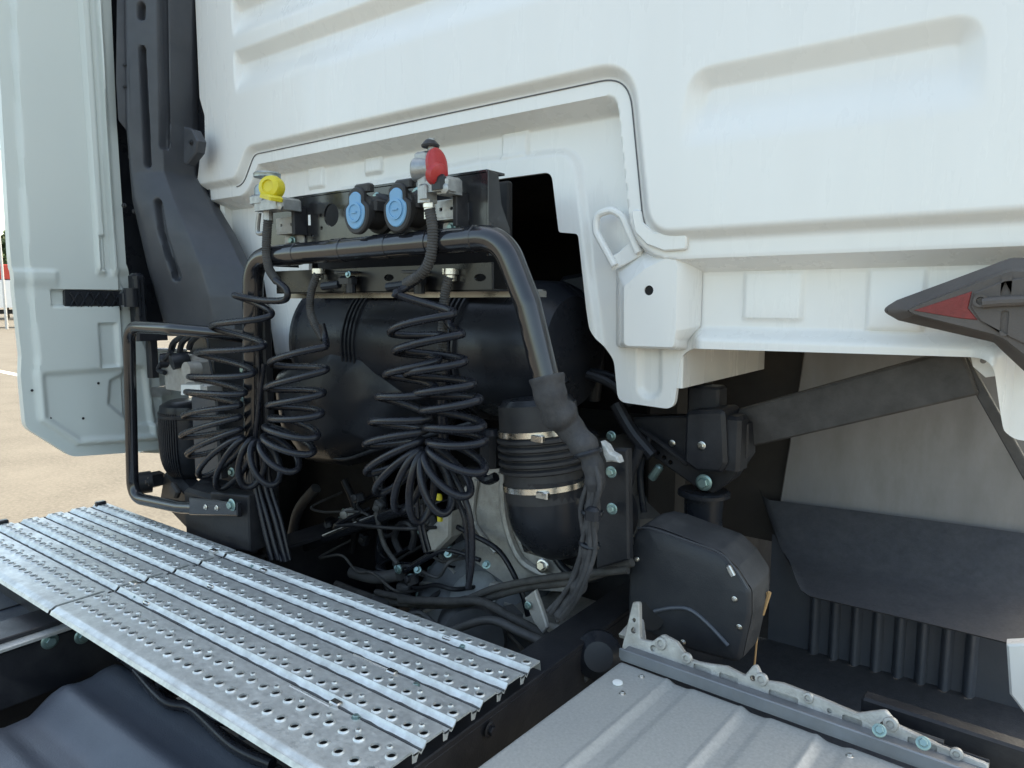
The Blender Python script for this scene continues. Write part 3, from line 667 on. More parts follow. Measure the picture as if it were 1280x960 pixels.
# lower flange under the hoop
lx0, lx1 = P(345, 350, Y=1.15).x, P(615, 350, Y=1.15).x; lz0, lz1 = P(600, 364, Y=1.15).z, P(600, 328, Y=1.15).z
b = MB(); b.prism(rect(lx0, lz0, lx1, lz1), .006, (0, 1.15, 0), XA, ZA, holes=[circ(*xz(P(u, 347, Y=1.15)), .016, 14, .008) for u in (486, 600)], bev=.001); b.box(((lx0 + lx1) / 2, 1.18, lz0 + .002), (lx1 - lx0, .06, .004), .001); b.build('lower_flange', M('flange_black', (.006, .006, .007), .3), HC)
b = MB(); b.box(((lx0 + lx1) / 2 + .02, 1.23, lz0 - .004), (lx1 - lx0 + .1, .04, .016), .004); b.build('chrome_rail', M('worn_steel_edge', (.25, .24, .22), .3, metal=.8, var=.3), HC)
bolt(HC, P(497, 244, Y=CYP), -YA, .009); bolt(HC, P(521, 241, Y=CYP), -YA, .009); bolt(HC, P(471, 247, Y=CYP - .002), -YA, .009)
for u in (435, 520):
    b = MB(); q = P(u, 350, Y=1.13); b.box(q, (.045, .03, .02), .006); b.lathe([(.010, 0), (.010, .05)], q + Vector((-.02, -.01, -.01)), (-1, -.2, -.1), 10); b.lathe([(.012, 0), (.012, .02)], q + Vector((.01, 0, -.01)), -ZA, 10)
    b.box(q + Vector((-.005, 0, .018)), (.05, .035, .006), .002); b.build('push_fitting', blackp, HC); bolt(HC, q + Vector((.02, -.016, .012)), (0, -1, .2), .006)

# ---- sockets
SOK = M('socket_body', (.022, .022, .024), .5, var=.2, dust=DUST, damt=.15, spec=.3)
for i, (u, v, lab) in enumerate(((443, 263, 'left blue-lidded trailer socket, beside the round empty hole'), (494, 259, 'right blue-lidded trailer socket, next to the red coupling'))):
    c = P(u, v, Y=1.085)
    t = thing('trailer_socket', lab, 'socket', (c.x, CYP, c.z), 'blue trailer sockets on the connector panel')
    b = MB(); b.lathe([(.046, 0), (.046, .008), (.038, .012), (.036, .05), (.040, .055), (.040, .068)], (c.x, CYP, c.z), -YA, 28)
    b.box((c.x + .036, CYP - .035, c.z + .012), (.022, .05, .026), .005); b.box((c.x + .012, CYP - .06, c.z + .05), (.05, .02, .018), .004)
    b.build('socket_body', SOK, t)
    tear = []
    for k in range(40):
        a = 2 * math.pi * k / 40; x, z = .039 * math.cos(a), .044 * math.sin(a) - .005
        if z > .012: x = max(-.024, min(.024, x)); z = z * 1.25
        tear.append((x, z))
    b = MB(); b.prism([(x * 1.06, z * 1.06) for x, z in tear], .012, (c.x, 1.088, c.z), XA, ZA, bev=.003); b.build('lid_rim', SOK, t)
    b = MB(); b.prism([(x * .80, z * .84) for x, z in tear], .006, (c.x, 1.0855, c.z), XA, ZA, bev=.002); 
    b.lathe([(.022, 0), (.022, .003), (.017, .0035), (.016, .001)], (c.x, 1.0855, c.z - .004), -YA, 24)
    b.box((c.x, 1.083, c.z - .004), (.016, .003, .004), .001)
    b.build('blue_lid', blue, t)

castc = M('die_cast_grey', (.40, .41, .41), .36, metal=.8, var=.25, scale=40, bump=.35, bscale=300, dust=(.16, .16, .15), damt=.4, dscale=45)
# ---- red coupling
RC = thing('red_coupling', 'cast metal air coupling with red cap at the right end of the panel', 'air coupling', P(545, 235, Y=1.10))
b = MB(); Yc = 1.095
c = P(537, 222, Y=Yc)
b.box(P(548, 232, Y=Yc), (.075, .035, .028), .006); b.box(P(534, 231, Y=Yc), (.034, .036, .075), .007); b.box(P(562, 233, Y=Yc + .02), (.035, .05, .035), .006); b.box(P(533, 240, Y=Yc - .01), (.022, .03, .03), .004); b.lathe([(.011, 0), (.011, .006), (.006, .008), (0, .008)], P(558, 236, Y=Yc - .012), -YA, 6)
b.build('valve_body', castc, RC)
b = MB(); b.lathe([(.022, -.01), (.024, 0), (.024, .03), (.020, .034), (0, .034)], P(536, 212, Y=Yc), (-.9, -.4, 0), 20)
b.box(P(531, 196, Y=Yc), (.04, .03, .018), .005); b.lathe([(.008, 0), (.008, .05)], P(540, 205, Y=Yc), ZA, 10); b.build('coupling_head', castc, RC)
b = MB(); b.lathe([(.018, 0), (.019, .004), (.010, .014), (.0, .016)], P(538, 184, Y=Yc), ZA, 16); b.lathe([(.006, -.02), (.006, 0)], P(538, 184, Y=Yc), ZA, 8); b.build('top_knob', chass, RC)
b = MB(); ax = Vector((.985, -.12, .10)).normalized(); c = P(546, 207, Y=Yc - .010)
b.lathe([(.026, -.004), (.026, .004), (.021, .008), (.015, .010), (.0, .011)], c, ax, 28, side=(0, 0, 1), sx=1.35)
b.lathe([(.024, 0), (.021, .014), (.014, .018), (0, .019)], c + Vector((.000, -.004, -.016)), (.93, -.2, -.35), 24)
b.lathe([(.004, 0), (.003, .012)], c + Vector((.012, -.006, -.036)), (.7, -.3, -.6), 8)
b.build('red_cap', red, RC)
b = MB(); b.box(P(549, 228, Y=Yc - .014), (.035, .02, .03), .008); b.build('seal', blackp, RC)
b = MB(); b.lathe([(.013, 0), (.013, .022)], P(536, 246, Y=Yc), -ZA, 12); b.lathe([(.010, .02), (.010, .045)], P(536, 246, Y=Yc), -ZA, 6); b.build('hose_nut', steel, RC)
# ---- yellow coupling
YC = thing('yellow_coupling', 'cast metal air coupling with yellow cap at the left end of the panel', 'air coupling', P(340, 250, Y=1.10))
b = MB(); b.box(P(342, 256, Y=Yc), (.10, .05, .030), .006); b.box(P(361, 256, Y=Yc + .02), (.03, .06, .03), .005); b.box(P(330, 250, Y=Yc), (.05, .055, .022), .005); b.lathe([(.011, 0), (.011, .006), (.006, .008), (0, .008)], P(352, 257, Y=Yc - .024), -YA, 6)
b.tube(PY(Yc, (324, 266), (322, 290), (330, 291)), .006, 8); b.build('valve_body', castc, YC)
b = MB(); b.lathe([(.032, -.045), (.032, -.01), (.027, .0)], P(334, 232, Y=Yc + .01), ZA, 22); b.lathe([(.033, 0), (.033, .004), (.034, .008), (.03, .012), (.022, .010), (0, .009)], P(334, 222, Y=Yc + .01), ZA, 22)
b.build('coupling_head', M('dull_glass_metal', (.30, .34, .34), .35, metal=.6, var=.3, scale=30), YC)
b = MB(); c = P(338, 234, Y=Yc - .03); ax = Vector((.35, -.9, .15)).normalized()
b.lathe([(.031, -.016), (.032, -.002), (.027, .009), (.016, .013), (.015, .009), (.0, .009)], c, ax, 26, side=(0, 0, 1), sx=.95)
b.box(c + Vector((.014, -.008, -.026)), (.064, .034, .012), .005, ax=(.95, -.2, -.22)); b.build('yellow_cap', yellow, YC)
b = MB(); b.lathe([(.012, 0), (.012, .03)], P(335, 264, Y=Yc), -ZA, 10); b.build('hose_nut', castc, YC)

# ================================================================== COILED HOSES
def coil(Yc, pairs, R, r, lead, tail, yj=.02, spt=48):
    rc = random.Random(len(pairs)); pairs = [((o[0] + rc.uniform(-4, 4), o[1] + rc.uniform(-4, 4)), (i[0] + rc.uniform(-4, 4), i[1] + rc.uniform(-4, 4))) for o, i in pairs]
    """pairs of (outer end, inner end) of each turn in the plane Y=Yc; the turn runs through the depth with radius R"""
    O = [P(*o, Y=Yc) for o, i in pairs]; I = [P(*i, Y=Yc) for o, i in pairs]
    O = catmull(O, spt); I = catmull(I, spt); n = len(O)
    pts = []
    for k in range(n):
        t = k / spt; a = 2 * math.pi * t
        m = (O[k] + I[k]) / 2; hv = (O[k] - I[k]) / 2
        pts.append(m + hv * math.cos(a) + YA * (R * math.sin(a)))
    path = [Vector(p) for p in lead]; tl = [Vector(p) for p in tail]
    if lead: path = catmull(path + [pts[0], pts[4]], 8)[:-9]
    if tail: tl = catmull([pts[-5], pts[-1]] + tl, 8)[9:]
    return path + pts + tl, r
def sleeve(parent, pts, r, name='sleeve', n=12):
    pts = catmull([Vector(p) for p in pts], 60); L_ = sum((pts[i + 1] - pts[i]).length for i in range(len(pts) - 1)); m = int(L_ / .0009)
    cum = [0.]
    for i in range(len(pts) - 1): cum.append(cum[-1] + (pts[i + 1] - pts[i]).length)
    q = []
    for i in range(m):
        s_ = L_ * i / (m - 1); j = min(max(int(np.searchsorted(cum, s_)) - 1, 0), len(pts) - 2)
        q.append(pts[j].lerp(pts[j + 1], (s_ - cum[j]) / max(cum[j + 1] - cum[j], 1e-9)))
    b = MB(); b.tube(q, lambda t: r * (1 + .07 * math.sin(t * (m - 1) * 1.0)), n, smooth=False); return b.build(name, sleeve_m, parent, angle=80)
CH = thing('coiled_air_hose', 'left black coiled air hose, running down from the yellow coupling', 'coiled hose', P(320, 560, Y=1.06), 'black coiled air hoses')
lead = PY(1.07, (344, 350), (358, 362), (357, 374), (340, 376), (318, 374)) 
pr1 = [((292, 367), (338, 378)), ((266, 405), (336, 419)), ((249, 444), (322, 452)), ((241, 473), (311, 482)), ((237, 494), (302, 499)), ((232, 519), (297, 515)), ((232, 544), (296, 530)), ((236, 571), (298, 541)), ((250, 592), (303, 548)), ((275, 608), (310, 552)), ((311, 612), (318, 554)), ((342, 606), (324, 553)), ((368, 590), (330, 547)), ((386, 569), (334, 540)), ((398, 545), (338, 530)), ((402, 519), (339, 517)), ((404, 491), (338, 500)), ((405, 461), (340, 476)), ((407, 432), (346, 442))]
pts, r = coil(1.055, pr1, .028, .0084, lead, PY(1.10, (407, 425), (402, 405)))
b = MB(); b.tube(pts, r, 10, smooth=False); b.build('hose_coil', rubber, CH, angle=80)
sleeve(CH, PY(1.09, (335, 275), (333, 310), (336, 335), (347, 352)), .011)
sleeve(CH, PY(1.12, (397, 342), (389, 365), (388, 390), (396, 410), (405, 424)), .0095)
b = MB(); b.lathe([(.017, 0), (.017, .012), (.012, .014), (.012, .026)], P(398, 336, Y=1.13), -ZA, 16); b.build('hose_fitting', steel, CH)
CH2 = thing('coiled_air_hose', 'right black coiled air hose, hanging below the red coupling', 'coiled hose', P(530, 570, Y=1.06), 'black coiled air hoses')
pr2 = [((490, 366), (568, 378)), ((492, 416), (556, 405)), ((496, 443), (548, 432)), ((487, 471), (542, 468)), ((476, 498), (535, 510)), ((466, 527), (531, 533)), ((462, 556), (530, 547)), ((463, 590), (528, 556)), ((476, 620), (528, 562)), ((497, 642), (530, 566)), ((523, 654), (533, 568)), ((556, 642), (536, 566)), ((584, 620), (537, 561)), ((601, 588), (537, 554)), ((606, 555), (534, 546)), ((603, 530), (530, 526)), ((595, 504), (524, 506)), ((589, 477), (516, 480)), ((584, 451), (508, 455)), ((579, 421), (500, 428))]
pts, r = coil(1.06, pr2, .028, .0084, PY(1.09, (527, 345), (510, 358)), PY(1.12, (566, 410), (556, 395)))
b = MB(); b.tube(pts, r, 10, smooth=False); b.build('hose_coil', rubber, CH2, angle=80)
sleeve(CH2, PY(1.09, (537, 262), (541, 290), (538, 322), (527, 342), (507, 355)), .0115)
sleeve(CH2, PY(1.13, (561, 346), (556, 370), (554, 400), (552, 440), (548, 480)), .0105)
b = MB(); b.lathe([(.019, 0), (.019, .012), (.014, .014), (.014, .026)], P(563, 336, Y=1.14), -ZA, 16); b.build('hose_fitting', steel, CH2)
# straight hoses hanging out of the coils
def cables(name, label, cat, lists, mat, n=8):
    t = None
    t = thing(name, label, cat, lists[0][0][-1])
    for pts, r in lists:
        b = MB(); b.tube(pts, r, n, res=7); b.build('cable', mat, t, angle=80)
    return t
cables('hose_bundle', 'bundle of straight black hoses dropping below the left coil', 'hose bundle',
       [(PY(1.08, (318, 560), (323, 606), (335, 650), (348, 700)), .007), (PY(1.09, (326, 560), (331, 606), (344, 650), (357, 702)), .007), (PY(1.10, (332, 555), (338, 606), (351, 650), (362, 700)), .006), (PY(1.07, (312, 560), (318, 606), (328, 650), (340, 700)), .007), (PY(1.085, (322, 420), (324, 500), (320, 560), (330, 640), (352, 702)), .006), (PY(1.085, (330, 455), (322, 520), (318, 555)), .006)], rubber)
cables('hose_bundle', 'thin black hoses dropping below the right coil to the engine', 'hose bundle',
       [(PY(1.10, (545, 560), (575, 610), (588, 650), (590, 700), (585, 735)), .007), (PY(1.11, (548, 570), (570, 620), (583, 660), (586, 735)), .006), (PY(1.20, (521, 620), (524, 655), (532, 690)), .006), (PY(1.20, (528, 630), (530, 660), (537, 688)), .005), (PY(1.20, (552, 410), (556, 450), (553, 500), (556, 560), (566, 610)), .012)], rubber)
cables('wiring_loom', 'black corrugated wiring looms crossing low over the gearbox', 'wiring loom',
       [(PY(1.30, (420, 730), (470, 748), (530, 756), (590, 752), (650, 735), (720, 725), (790, 702)), .011), (PY(1.29, (470, 740), (520, 750), (570, 753), (620, 735), (690, 722), (785, 712)), .009), (PY(1.27, (500, 750), (560, 752), (600, 752), (640, 772), (700, 806), (740, 840)), .011), (PY(1.32, (640, 738), (700, 728), (760, 715)), .008), (PY(1.32, (470, 640), (480, 680), (497, 705)), .007)], sleeve_m)
# big wrapped harness
WH = thing('wrapped_harness', 'thick taped cable harness leaving the foot of the black hoop', 'cable harness', P(735, 740, Y=1.2))
b = MB(); hp2 = [P(683, 470, Y=1.12), P(692, 506, Y=1.122)] + PY(1.15, (712, 534), (735, 566), (744, 600), (740, 640), (737, 680), (730, 715), (716, 745), (698, 768))
b.tube(hp2, lambda t: .0325 - .0185 * min(1, max(0, t - .15) * 2.6) + .0022 * math.sin(t * 47) + .0018 * math.sin(t * 83 + 1), 16, res=14); b.build('taped_bundle', tape, WH, angle=80)
b = MB()
for d_, o_ in ((.011, .008), (-.010, .006), (.004, -.010), (.015, -.004), (-.014, .008)): b.tube([p + Vector((d_ + random.uniform(-.004, .004), -.010 + random.uniform(-.006, .006), o_)) for p in hp2[3:]], .0050, 8)
b.build('cable', tape, WH, angle=80)
for i, t_ in ((3, .027), (5, .021), (6, .020)):
    p, q = hp2[i], hp2[i + 1]; ax = (q - p).normalized()
    b = MB(); b.lathe([(t_, -.004), (t_ + .002, 0), (t_, .004)], p, ax, 18); b.build('cable_tie', blackp, WH)
b = MB(); b.box(P(741, 642, Y=1.125), (.03, .02, .025), .006); b.build('tie_mount', blackp, WH)
b = MB(); b.prism([xz(P(u, v, Y=1.17)) for u, v in [(750, 552), (757, 557), (762, 566), (771, 571), (774, 579), (764, 577), (757, 578), (753, 568)]], .02, (0, 1.17, 0), XA, ZA, bev=.003); b.build('torn_label', M('dirty_label', (.42, .42, .41), .6, var=.3, scale=60), WH)
# bracket plate with two bolts behind harness
BP = thing('bracket_plate', 'black upright bracket plate with two zinc bolts beside the wrapped harness', 'bracket', P(765, 640, Y=1.26))
b = MB(); b.prism([xz(P(u, v, Y=1.26)) for u, v in [(742, 560), (784, 562), (786, 700), (745, 712)]], .02, (0, 1.26, 0), XA, ZA, bev=.004); b.build('plate', chass, BP)
for u, v in ((764, 590), (765, 636)): bolt(BP, P(u, v, Y=1.24), -YA, .009)
b = MB(); b.tube(PY(1.5, (770, 505), (790, 540), (815, 570)), .016, 10); b.tube(PY(1.5, (735, 468), (765, 480), (790, 505)), .012, 10); b.tube(PY(1.42, (700, 470), (705, 480)), .014, 10); b.build('pipe', chass, BP)

# ================================================================== BELLOWS
BE = thing('air_bellows_hose', 'ribbed black rubber intake bellows with two bright clamps above a rounded elbow', 'rubber hose', P(675, 690, Y=1.27))
YB = 1.27; top = P(673, 521, Y=YB); bot = P(681, 611, Y=YB); ax = (bot - top).normalized(); Lb = (bot - top).length
px = (P(722, 575, Y=YB) - P(622, 575, Y=YB)).length / 2 * .86
prof = [(px * .92, -.03), (px * .94, .0), (px * .94, .035)]
for k in range(5):
    h0 = .038 + k * .0165; prof += [(px * .93, h0), (px * 1.03, h0 + .004), (px * 1.03, h0 + .010), (px * .93, h0 + .014)]
prof += [(px * .94, Lb - .02), (px * .94, Lb + .02)]
b = MB(); b.lathe(prof, top, ax, 40); b.build('bellows', M('rubber', (.024, .025, .029), .48, var=.2, dust=DUST, damt=.16, dscale=15, spec=.3), BE, angle=50)
for h in (.030, Lb - .012):
    b = MB(); b.lathe([(px * .95, -.006), (px * .985, -.006), (px * .985, .006), (px * .95, .006)], top + ax * h, ax, 40); 
    a_ = (h > .05); b.box(top + ax * h + Vector((.05, -px * .85, 0)), (.03, .012, .014), .002); b.build('hose_clamp', steel, BE)
b = MB(); er = px * .93; rows = []
pth = round_path([bot + Vector((0, 0, .03)), bot + Vector((.006, .0, -.075)), bot + Vector((.02, .25, -.11))], .085, 10)
b.tube(pth, er, 32, smooth=False); b.ell(bot + Vector((.006, .01, -.026)), (er, er, er * .92), 28, 14); b.build('elbow', blackp, BE, angle=60)
b = MB(); b.lathe([(px * .8, .03), (px * .9, .045), (px * .9, .06)], top - ax * .072, ax, 36); b.build('drum_outlet', blackp, BE)
b = MB(); b.box(P(614, 560, Y=1.3), (.05, .05, .09), .012); b.tube(PY(1.28, (595, 588), (608, 600), (620, 596)), .012, 8); b.build('side_lug', blackp, BE)

# ================================================================== TUBE GUARD (left)
TG = thing('tube_guard', 'small black bent tube guard bolted at the far end behind the walkway', 'tube guard', P(290, 636, Y=1.03))
gy = 1.02
b = MB(); b.tube(round_path([P(304, 421, Y=1.14), P(270, 416, Y=1.08), P(215, 411, Y=gy), P(161, 408, Y=gy - .01), P(166, 622, Y=gy - .01), P(225, 634, Y=gy), P(300, 638, Y=1.04)], .055, 10), .0175, 18, smooth=False); b.build('bent_tube', gloss, TG, angle=50)
b = MB(); b.prism([xz(P(u, v, Y=gy - .014)) for u, v in [(236, 622), (296, 629), (296, 645), (236, 644)]], .012, (0, gy - .014, 0), XA, ZA, bev=.003); b.build('flat_end', gloss, TG)
for u, v in ((257, 634), (271, 635)): bolt(TG, P(u, v, Y=gy - .015), -YA, .0055, BS)
bolt(TG, P(290, 631, Y=gy - .015), -YA, .012, BZ)
b = MB(); b.prism([xz(P(u, v, Y=1.045)) for u, v in [(262, 615), (310, 620), (312, 690), (270, 684)]], .05, (0, 1.045, 0), XA, ZA, bev=.004); b.build('foot_bracket', chass, TG)

# ================================================================== AIR DRYER
AD = thing('air_dryer_unit', 'grey cast valve unit with white label and ribbed black canister inside the tube guard', 'air dryer', P(235, 580, Y=1.22))
ya = 1.20
b = MB(); b.box(P(237, 465, Y=ya), (.16, .10, .11), .02); b.box(P(255, 486, Y=ya - .02), (.12, .06, .04), .006); b.lathe([(.026, 0), (.026, .04)], P(248, 462, Y=ya - .04), -YA, 16)
b.build('valve_body', cast, AD)
b = MB(); b.prism([xz(P(u, v, Y=ya - .058)) for u, v in [(226, 481), (250, 481), (250, 494), (226, 494)]], .008, (0, ya - .058, 0), XA, ZA, bev=.001); b.build('label', sticker, AD)
b = MB(); b.lathe([(.024, 0), (.024, .05), (.020, .05), (.020, .04)], P(222, 450, Y=ya - .02), (-.5, -.8, 0), 18); b.lathe([(.024, 0), (.024, .05)], P(235, 448, Y=ya - .03), (-.2, -.9, -.2), 16)
for k in range(3): b.tube(PY(ya - .05, (212 + k * 12, 452 - k * 8), (216 + k * 12, 430 - k * 2), (232 + k * 9, 418)), .009, 8)
b.tube(PY(ya - .06, (214, 440), (204, 452), (198, 462), (206, 466)), .008, 8); b.build('connector', blackp, AD)
b = MB(); b.tube(PY(ya - .03, (216, 440), (226, 420), (256, 420), (262, 450), (266, 470)), .004, 6); b.box(P(239, 441, Y=ya - .03), (.12, .006, .006), .001); b.build('wire_frame', chass, AD)
c0 = P(234, 500, Y=ya + .03); 
b = MB(); b.lathe([(.06, 0), (.085, .015), (.088, .03), (.088, .17), (.075, .23), (.05, .26), (0, .27)], c0, -ZA, 32); b.build('canister', blackp, AD, angle=40)
b = MB()
for k in range(26):
    a = math.pi * (.95 + .75 * k / 25); d = Vector((math.cos(a), math.sin(a), 0))
    b.tube([c0 + d * .088 + Vector((0, 0, -.035)), c0 + d * .090 + Vector((0, 0, -.16)), c0 + d * .078 + Vector((0, 0, -.225)), c0 + d * .05 + Vector((0, 0, -.262))], .0035, 5, res=3)
b.build('cooling_ribs', blackp, AD, angle=80)
b = MB(); b.lathe([(.089, 0), (.092, .003), (.092, .012), (.089, .015)], c0 + Vector((0, 0, -.04)), -ZA, 32); b.build('canister_band', chass, AD)
b = MB(); b.box(P(262, 545, Y=1.14), (.14, .03, .24), .006); b.build('mounting_plate', duct, AD)
b = MB(); b.prism([xz(P(u, v, Y=1.30)) for u, v in [(258, 405), (330, 405), (330, 680), (262, 680)]], .02, (0, 1.30, 0), XA, ZA, bev=.004); b.build('back_plate', chass, AD)
b = MB(); b.box(P(190, 442, X=-2.35), (.03, .03, .16), .006); b.box(P(187, 420, X=-2.35), (.05, .10, .03), .006); b.build('hanger', chass, AD)
# dark parts below the guard
LP = thing('spring_hanger', 'dark bolted links and brackets under the tube guard', 'suspension link', P(230, 620, Y=1.2))
b = MB(); b.box(P(190, 600, Y=1.15), (.09, .06, .05), .012, ax=(1, 0, .3)); b.lathe([(.035, 0), (.035, .05), (.02, .055)], P(189, 602, Y=1.10), (-.3, -.9, 0), 18); b.box(P(235, 620, Y=1.2), (.22, .08, .12), .02, ax=(1, 0, -.4)); b.box(P(275, 640, Y=1.2), (.2, .08, .2), .02); b.build('link_arm', chass, LP)
b = MB(); b.box(P(219, 612, Y=1.14), (.05, .02, .03), .006, ax=(1, 0, -.7)); b.build('rusty_stay', rust, LP)
bolt(LP, P(186, 602, Y=1.04), (-.3, -.9, 0), .010, BK)

# ================================================================== WALKWAY
WZ, WY0, WPIT = 1.100, 1.014, .067
def prof_z(y):
    """height across the plank: five ridges and a wide flat front strip; y measured from the cab side"""
    s = WY0 - y; k = np.floor(s / WPIT); f = s / WPIT - k
    z = -.0064 * ss(.425, .58, f) + .0064 * ss(.86, .93, f) - .0050 * np.exp(-((f - .625) / .030) ** 2)
    z = z + .0018 * np.exp(-((f - .455) / .03) ** 2)
    z = np.where(s > WPIT * 5 + .0, 0., z)
    z = z - .005 * ss(.0935 + WPIT * 5, .105 + WPIT * 5, s)
    return z
shade_grey = M('groove_shade_grey', (.06, .062, .064), .85, var=.5, scale=12)  # dark tone for the shade painted along the walkway grooves
def walkway(x0, x1, label, open_end):
    t = thing('walkway_plate', label, 'walkway', ((x0 + x1) / 2, .8, WZ), 'perforated walkway plates')
    px_ = .0455; V = []; Fc = []
    def strip(ya, yb, cells, hr, nx, off=0.):
        """row of square cells from ya (cab side) to yb, each with a punched, raised hole when hr > 0"""
        w = (x1 - x0) / nx
        for i in range(nx):
            xa = x0 + i * w; xb = xa + w; cx_, cy_ = (xa + xb) / 2, (ya + yb) / 2
            z0 = float(prof_z(np.array([cy_]))[0]) if False else None
            n = 12; base = len(V)
            per = []
            for k in range(n):
                a = 2 * math.pi * (k + .5) / n; c, s_ = math.cos(a), math.sin(a); m = max(abs(c), abs(s_))
                per.append((cx_ + c / m * w / 2, cy_ + s_ / m * (ya - yb) / 2))
            rings = [(per, None)]
            for rr, dz in ((hr * 1.42, 0.), (hr * 1.16, .0023), (hr, .0025), (hr * .98, -.0010)):
                rings.append(([(cx_ + rr * math.cos(2 * math.pi * (k + .5) / n), cy_ + rr * math.sin(2 * math.pi * (k + .5) / n)) for k in range(n)], dz))
            for pts_, dz in rings:
                ys = np.array([q[1] for q in pts_]); zz = prof_z(ys)
                for q, z in zip(pts_, zz): V.append((q[0], q[1], WZ + z + (dz or 0)))
            for r_ in range(len(rings) - 1):
                for k in range(n):
                    k2 = (k + 1) % n; Fc.append((base + r_ * n + k, base + r_ * n + k2, base + (r_ + 1) * n + k2, base + (r_ + 1) * n + k))
    def plain(ya, yb, m):
        ys = np.linspace(ya, yb, m + 1); zz = prof_z(np.clip(ys, yb + 1e-6, ya - 1e-6)) + WZ; i0 = len(V)
        for x in (x0, x1):
            for y, z in zip(ys, zz): V.append((x, y, z))
        for k in range(m): Fc.append((i0 + k, i0 + k + 1, i0 + m + 2 + k, i0 + m + 1 + k))
    nx = int(round((x1 - x0) / .0342))
    nx2 = nx // 2
    y = WY0
    for k in range(5):
        a = WY0 - k * WPIT
        if k == 0: plain(a, a - .010, 1)
        else: plain(a, a - .0005, 1); strip(a - .0005, a - .0100, None, .0037, nx2)
        strip(a - .010, a - .0275, None, .0070, nx); plain(a - .0275, a - WPIT, 40)
    a = WY0 - 5 * WPIT
    plain(a, a - .0005, 1); strip(a - .0005, a - .0100, None, .0037, nx2); strip(a - .010, a - .0275, None, .0070, nx); plain(a - .0275, a - .049, 2); strip(a - .049, a - .067, None, .0070, nx); plain(a - .067, a - .106, 14)
    # folded skirts
    for ys, z0 in ((WY0, WZ), (a - .106, WZ - .005)):
        i0 = len(V); V.extend([(x0, ys, z0), (x1, ys, z0), (x1, ys - (.004 if ys < .9 else -.003), z0 - (.007 if ys < .9 else .02)), (x0, ys - (.004 if ys < .9 else -.003), z0 - (.007 if ys < .9 else .02))]); Fc.append((i0, i0 + 1, i0 + 2, i0 + 3))
    b = MB(); b.add(V, Fc)
    # end faces: sheet thickness below the profile
    ys = np.linspace(WY0, a - .106, 160); zz = prof_z(np.clip(ys, a - .1059, WY0 - 1e-5)) + WZ
    for x in (x0, x1):
        b.loft([[Vector((x, y_, z_)) for y_, z_ in zip(ys, zz)], [Vector((x, y_, z_ - .0032)) for y_, z_ in zip(ys, zz)]])
    b.loft([[Vector((x, y_, z_ - .0032)) for y_, z_ in zip(ys, zz)] for x in (x0, x1)]) if False else None
    # hooks below every ridge at the open end
    for k in range(1, 6):
        for x in (x0, x1):
            yk = WY0 - k * WPIT + .0105
            b.add([(x, yk + .010, WZ - .0062), (x, yk - .005, WZ - .0062), (x, yk - .005, WZ - .019), (x, yk + .004, WZ - .0205)], [(0, 1, 2, 3)])
    b.build('perforated_sheet', galv, t, angle=38)
    for k in range(5):  # thin dark tubes stand in for the shade under each shoulder
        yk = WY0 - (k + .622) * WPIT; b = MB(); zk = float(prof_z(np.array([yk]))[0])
        b.tube([Vector((x0 + (x1 - x0) * i / 60, yk + .0005 * math.sin(i * 2.1 + k), WZ - .0078 + .0004 * math.sin(i * 3.3 + k))) for i in range(61)], lambda t: .0023 + .0006 * math.sin(t * 90 + k), 6, smooth=False); b.build('groove_shade', shade_grey, t)
    return t
W1 = walkway(-1.656, -.692, 'near galvanised perforated walkway plate, ending above the near chassis rail', True)
W2 = walkway(-2.42, -1.666, 'far galvanised perforated walkway plate, nearest the open ground', False)
# clamp bars with bolts in the slots
for t, lst in ((W1, [((490, 843), (520, 858)), ((420, 882), (445, 898)), ((185, 756), (170, 748)), ((265, 735), (250, 727)), ((560, 800), (578, 810)), ((330, 715), (316, 709))]),):
    for (u, v), (u2, v2) in lst:
        q = P(u, v, Z=WZ - .008); q2 = P(u2, v2, Z=WZ - .008)
        b = MB(); b.box(q, (.022, .014, .016), .002); b.build('clamp_block', steel, t)
        bolt(t, q2, ZA, .0065)
for (u0, v0), (u1, v1) in (((262, 738), (308, 759)), ((190, 764), (234, 787)), ((438, 822), (486, 841)), ((358, 862), (412, 886))):
    q0, q1 = P(u0, v0, Z=WZ - .010), P(u1, v1, Z=WZ - .010)
    b = MB(); b.box(((q0.x + q1.x) / 2, (q0.y + q1.y) / 2, WZ - .0085), (abs(q1.x - q0.x), .005, .004), .0008); b.build('slot', dark, W1)
    b = MB(); b.tube([Vector((q0.x, q0.y + .007, WZ - .008)), Vector((q1.x, q0.y + .007, WZ - .008))], .003, 8, smooth=False); b.build('hinge_pin', steel, W1)
for (u, v) in ((267, 690), (168, 731)):
    q = P(u, v, Z=WZ - .004); b = MB(); b.box(q, (.024, .016, .014), .002); b.build('clamp_block', steel, W2)
for (u, v) in ((126, 632), (3, 656)):
    q = P(u, v, Z=WZ - .004); b = MB(); b.box(q, (.02, .03, .03), .003); b.build('end_stop', blackp, W2)
for x_, w_ in ((-1.0, W1), (-1.5, W1), (-2.2, W2), (-1.78, W2)):
    b = MB(); b.box((x_, .82, WZ - .036), (.05, .36, .024), .003); b.build('support_bar', chass, w_)

BB = MB(); BB.box((-2.12, .82, .93), (.52, .36, .22), .02); BB.build('hole_darkener', chass, None, label='unseen black box added under the far walkway plate to darken its holes', cat='light blocker')  # box added so that the holes above it look dark
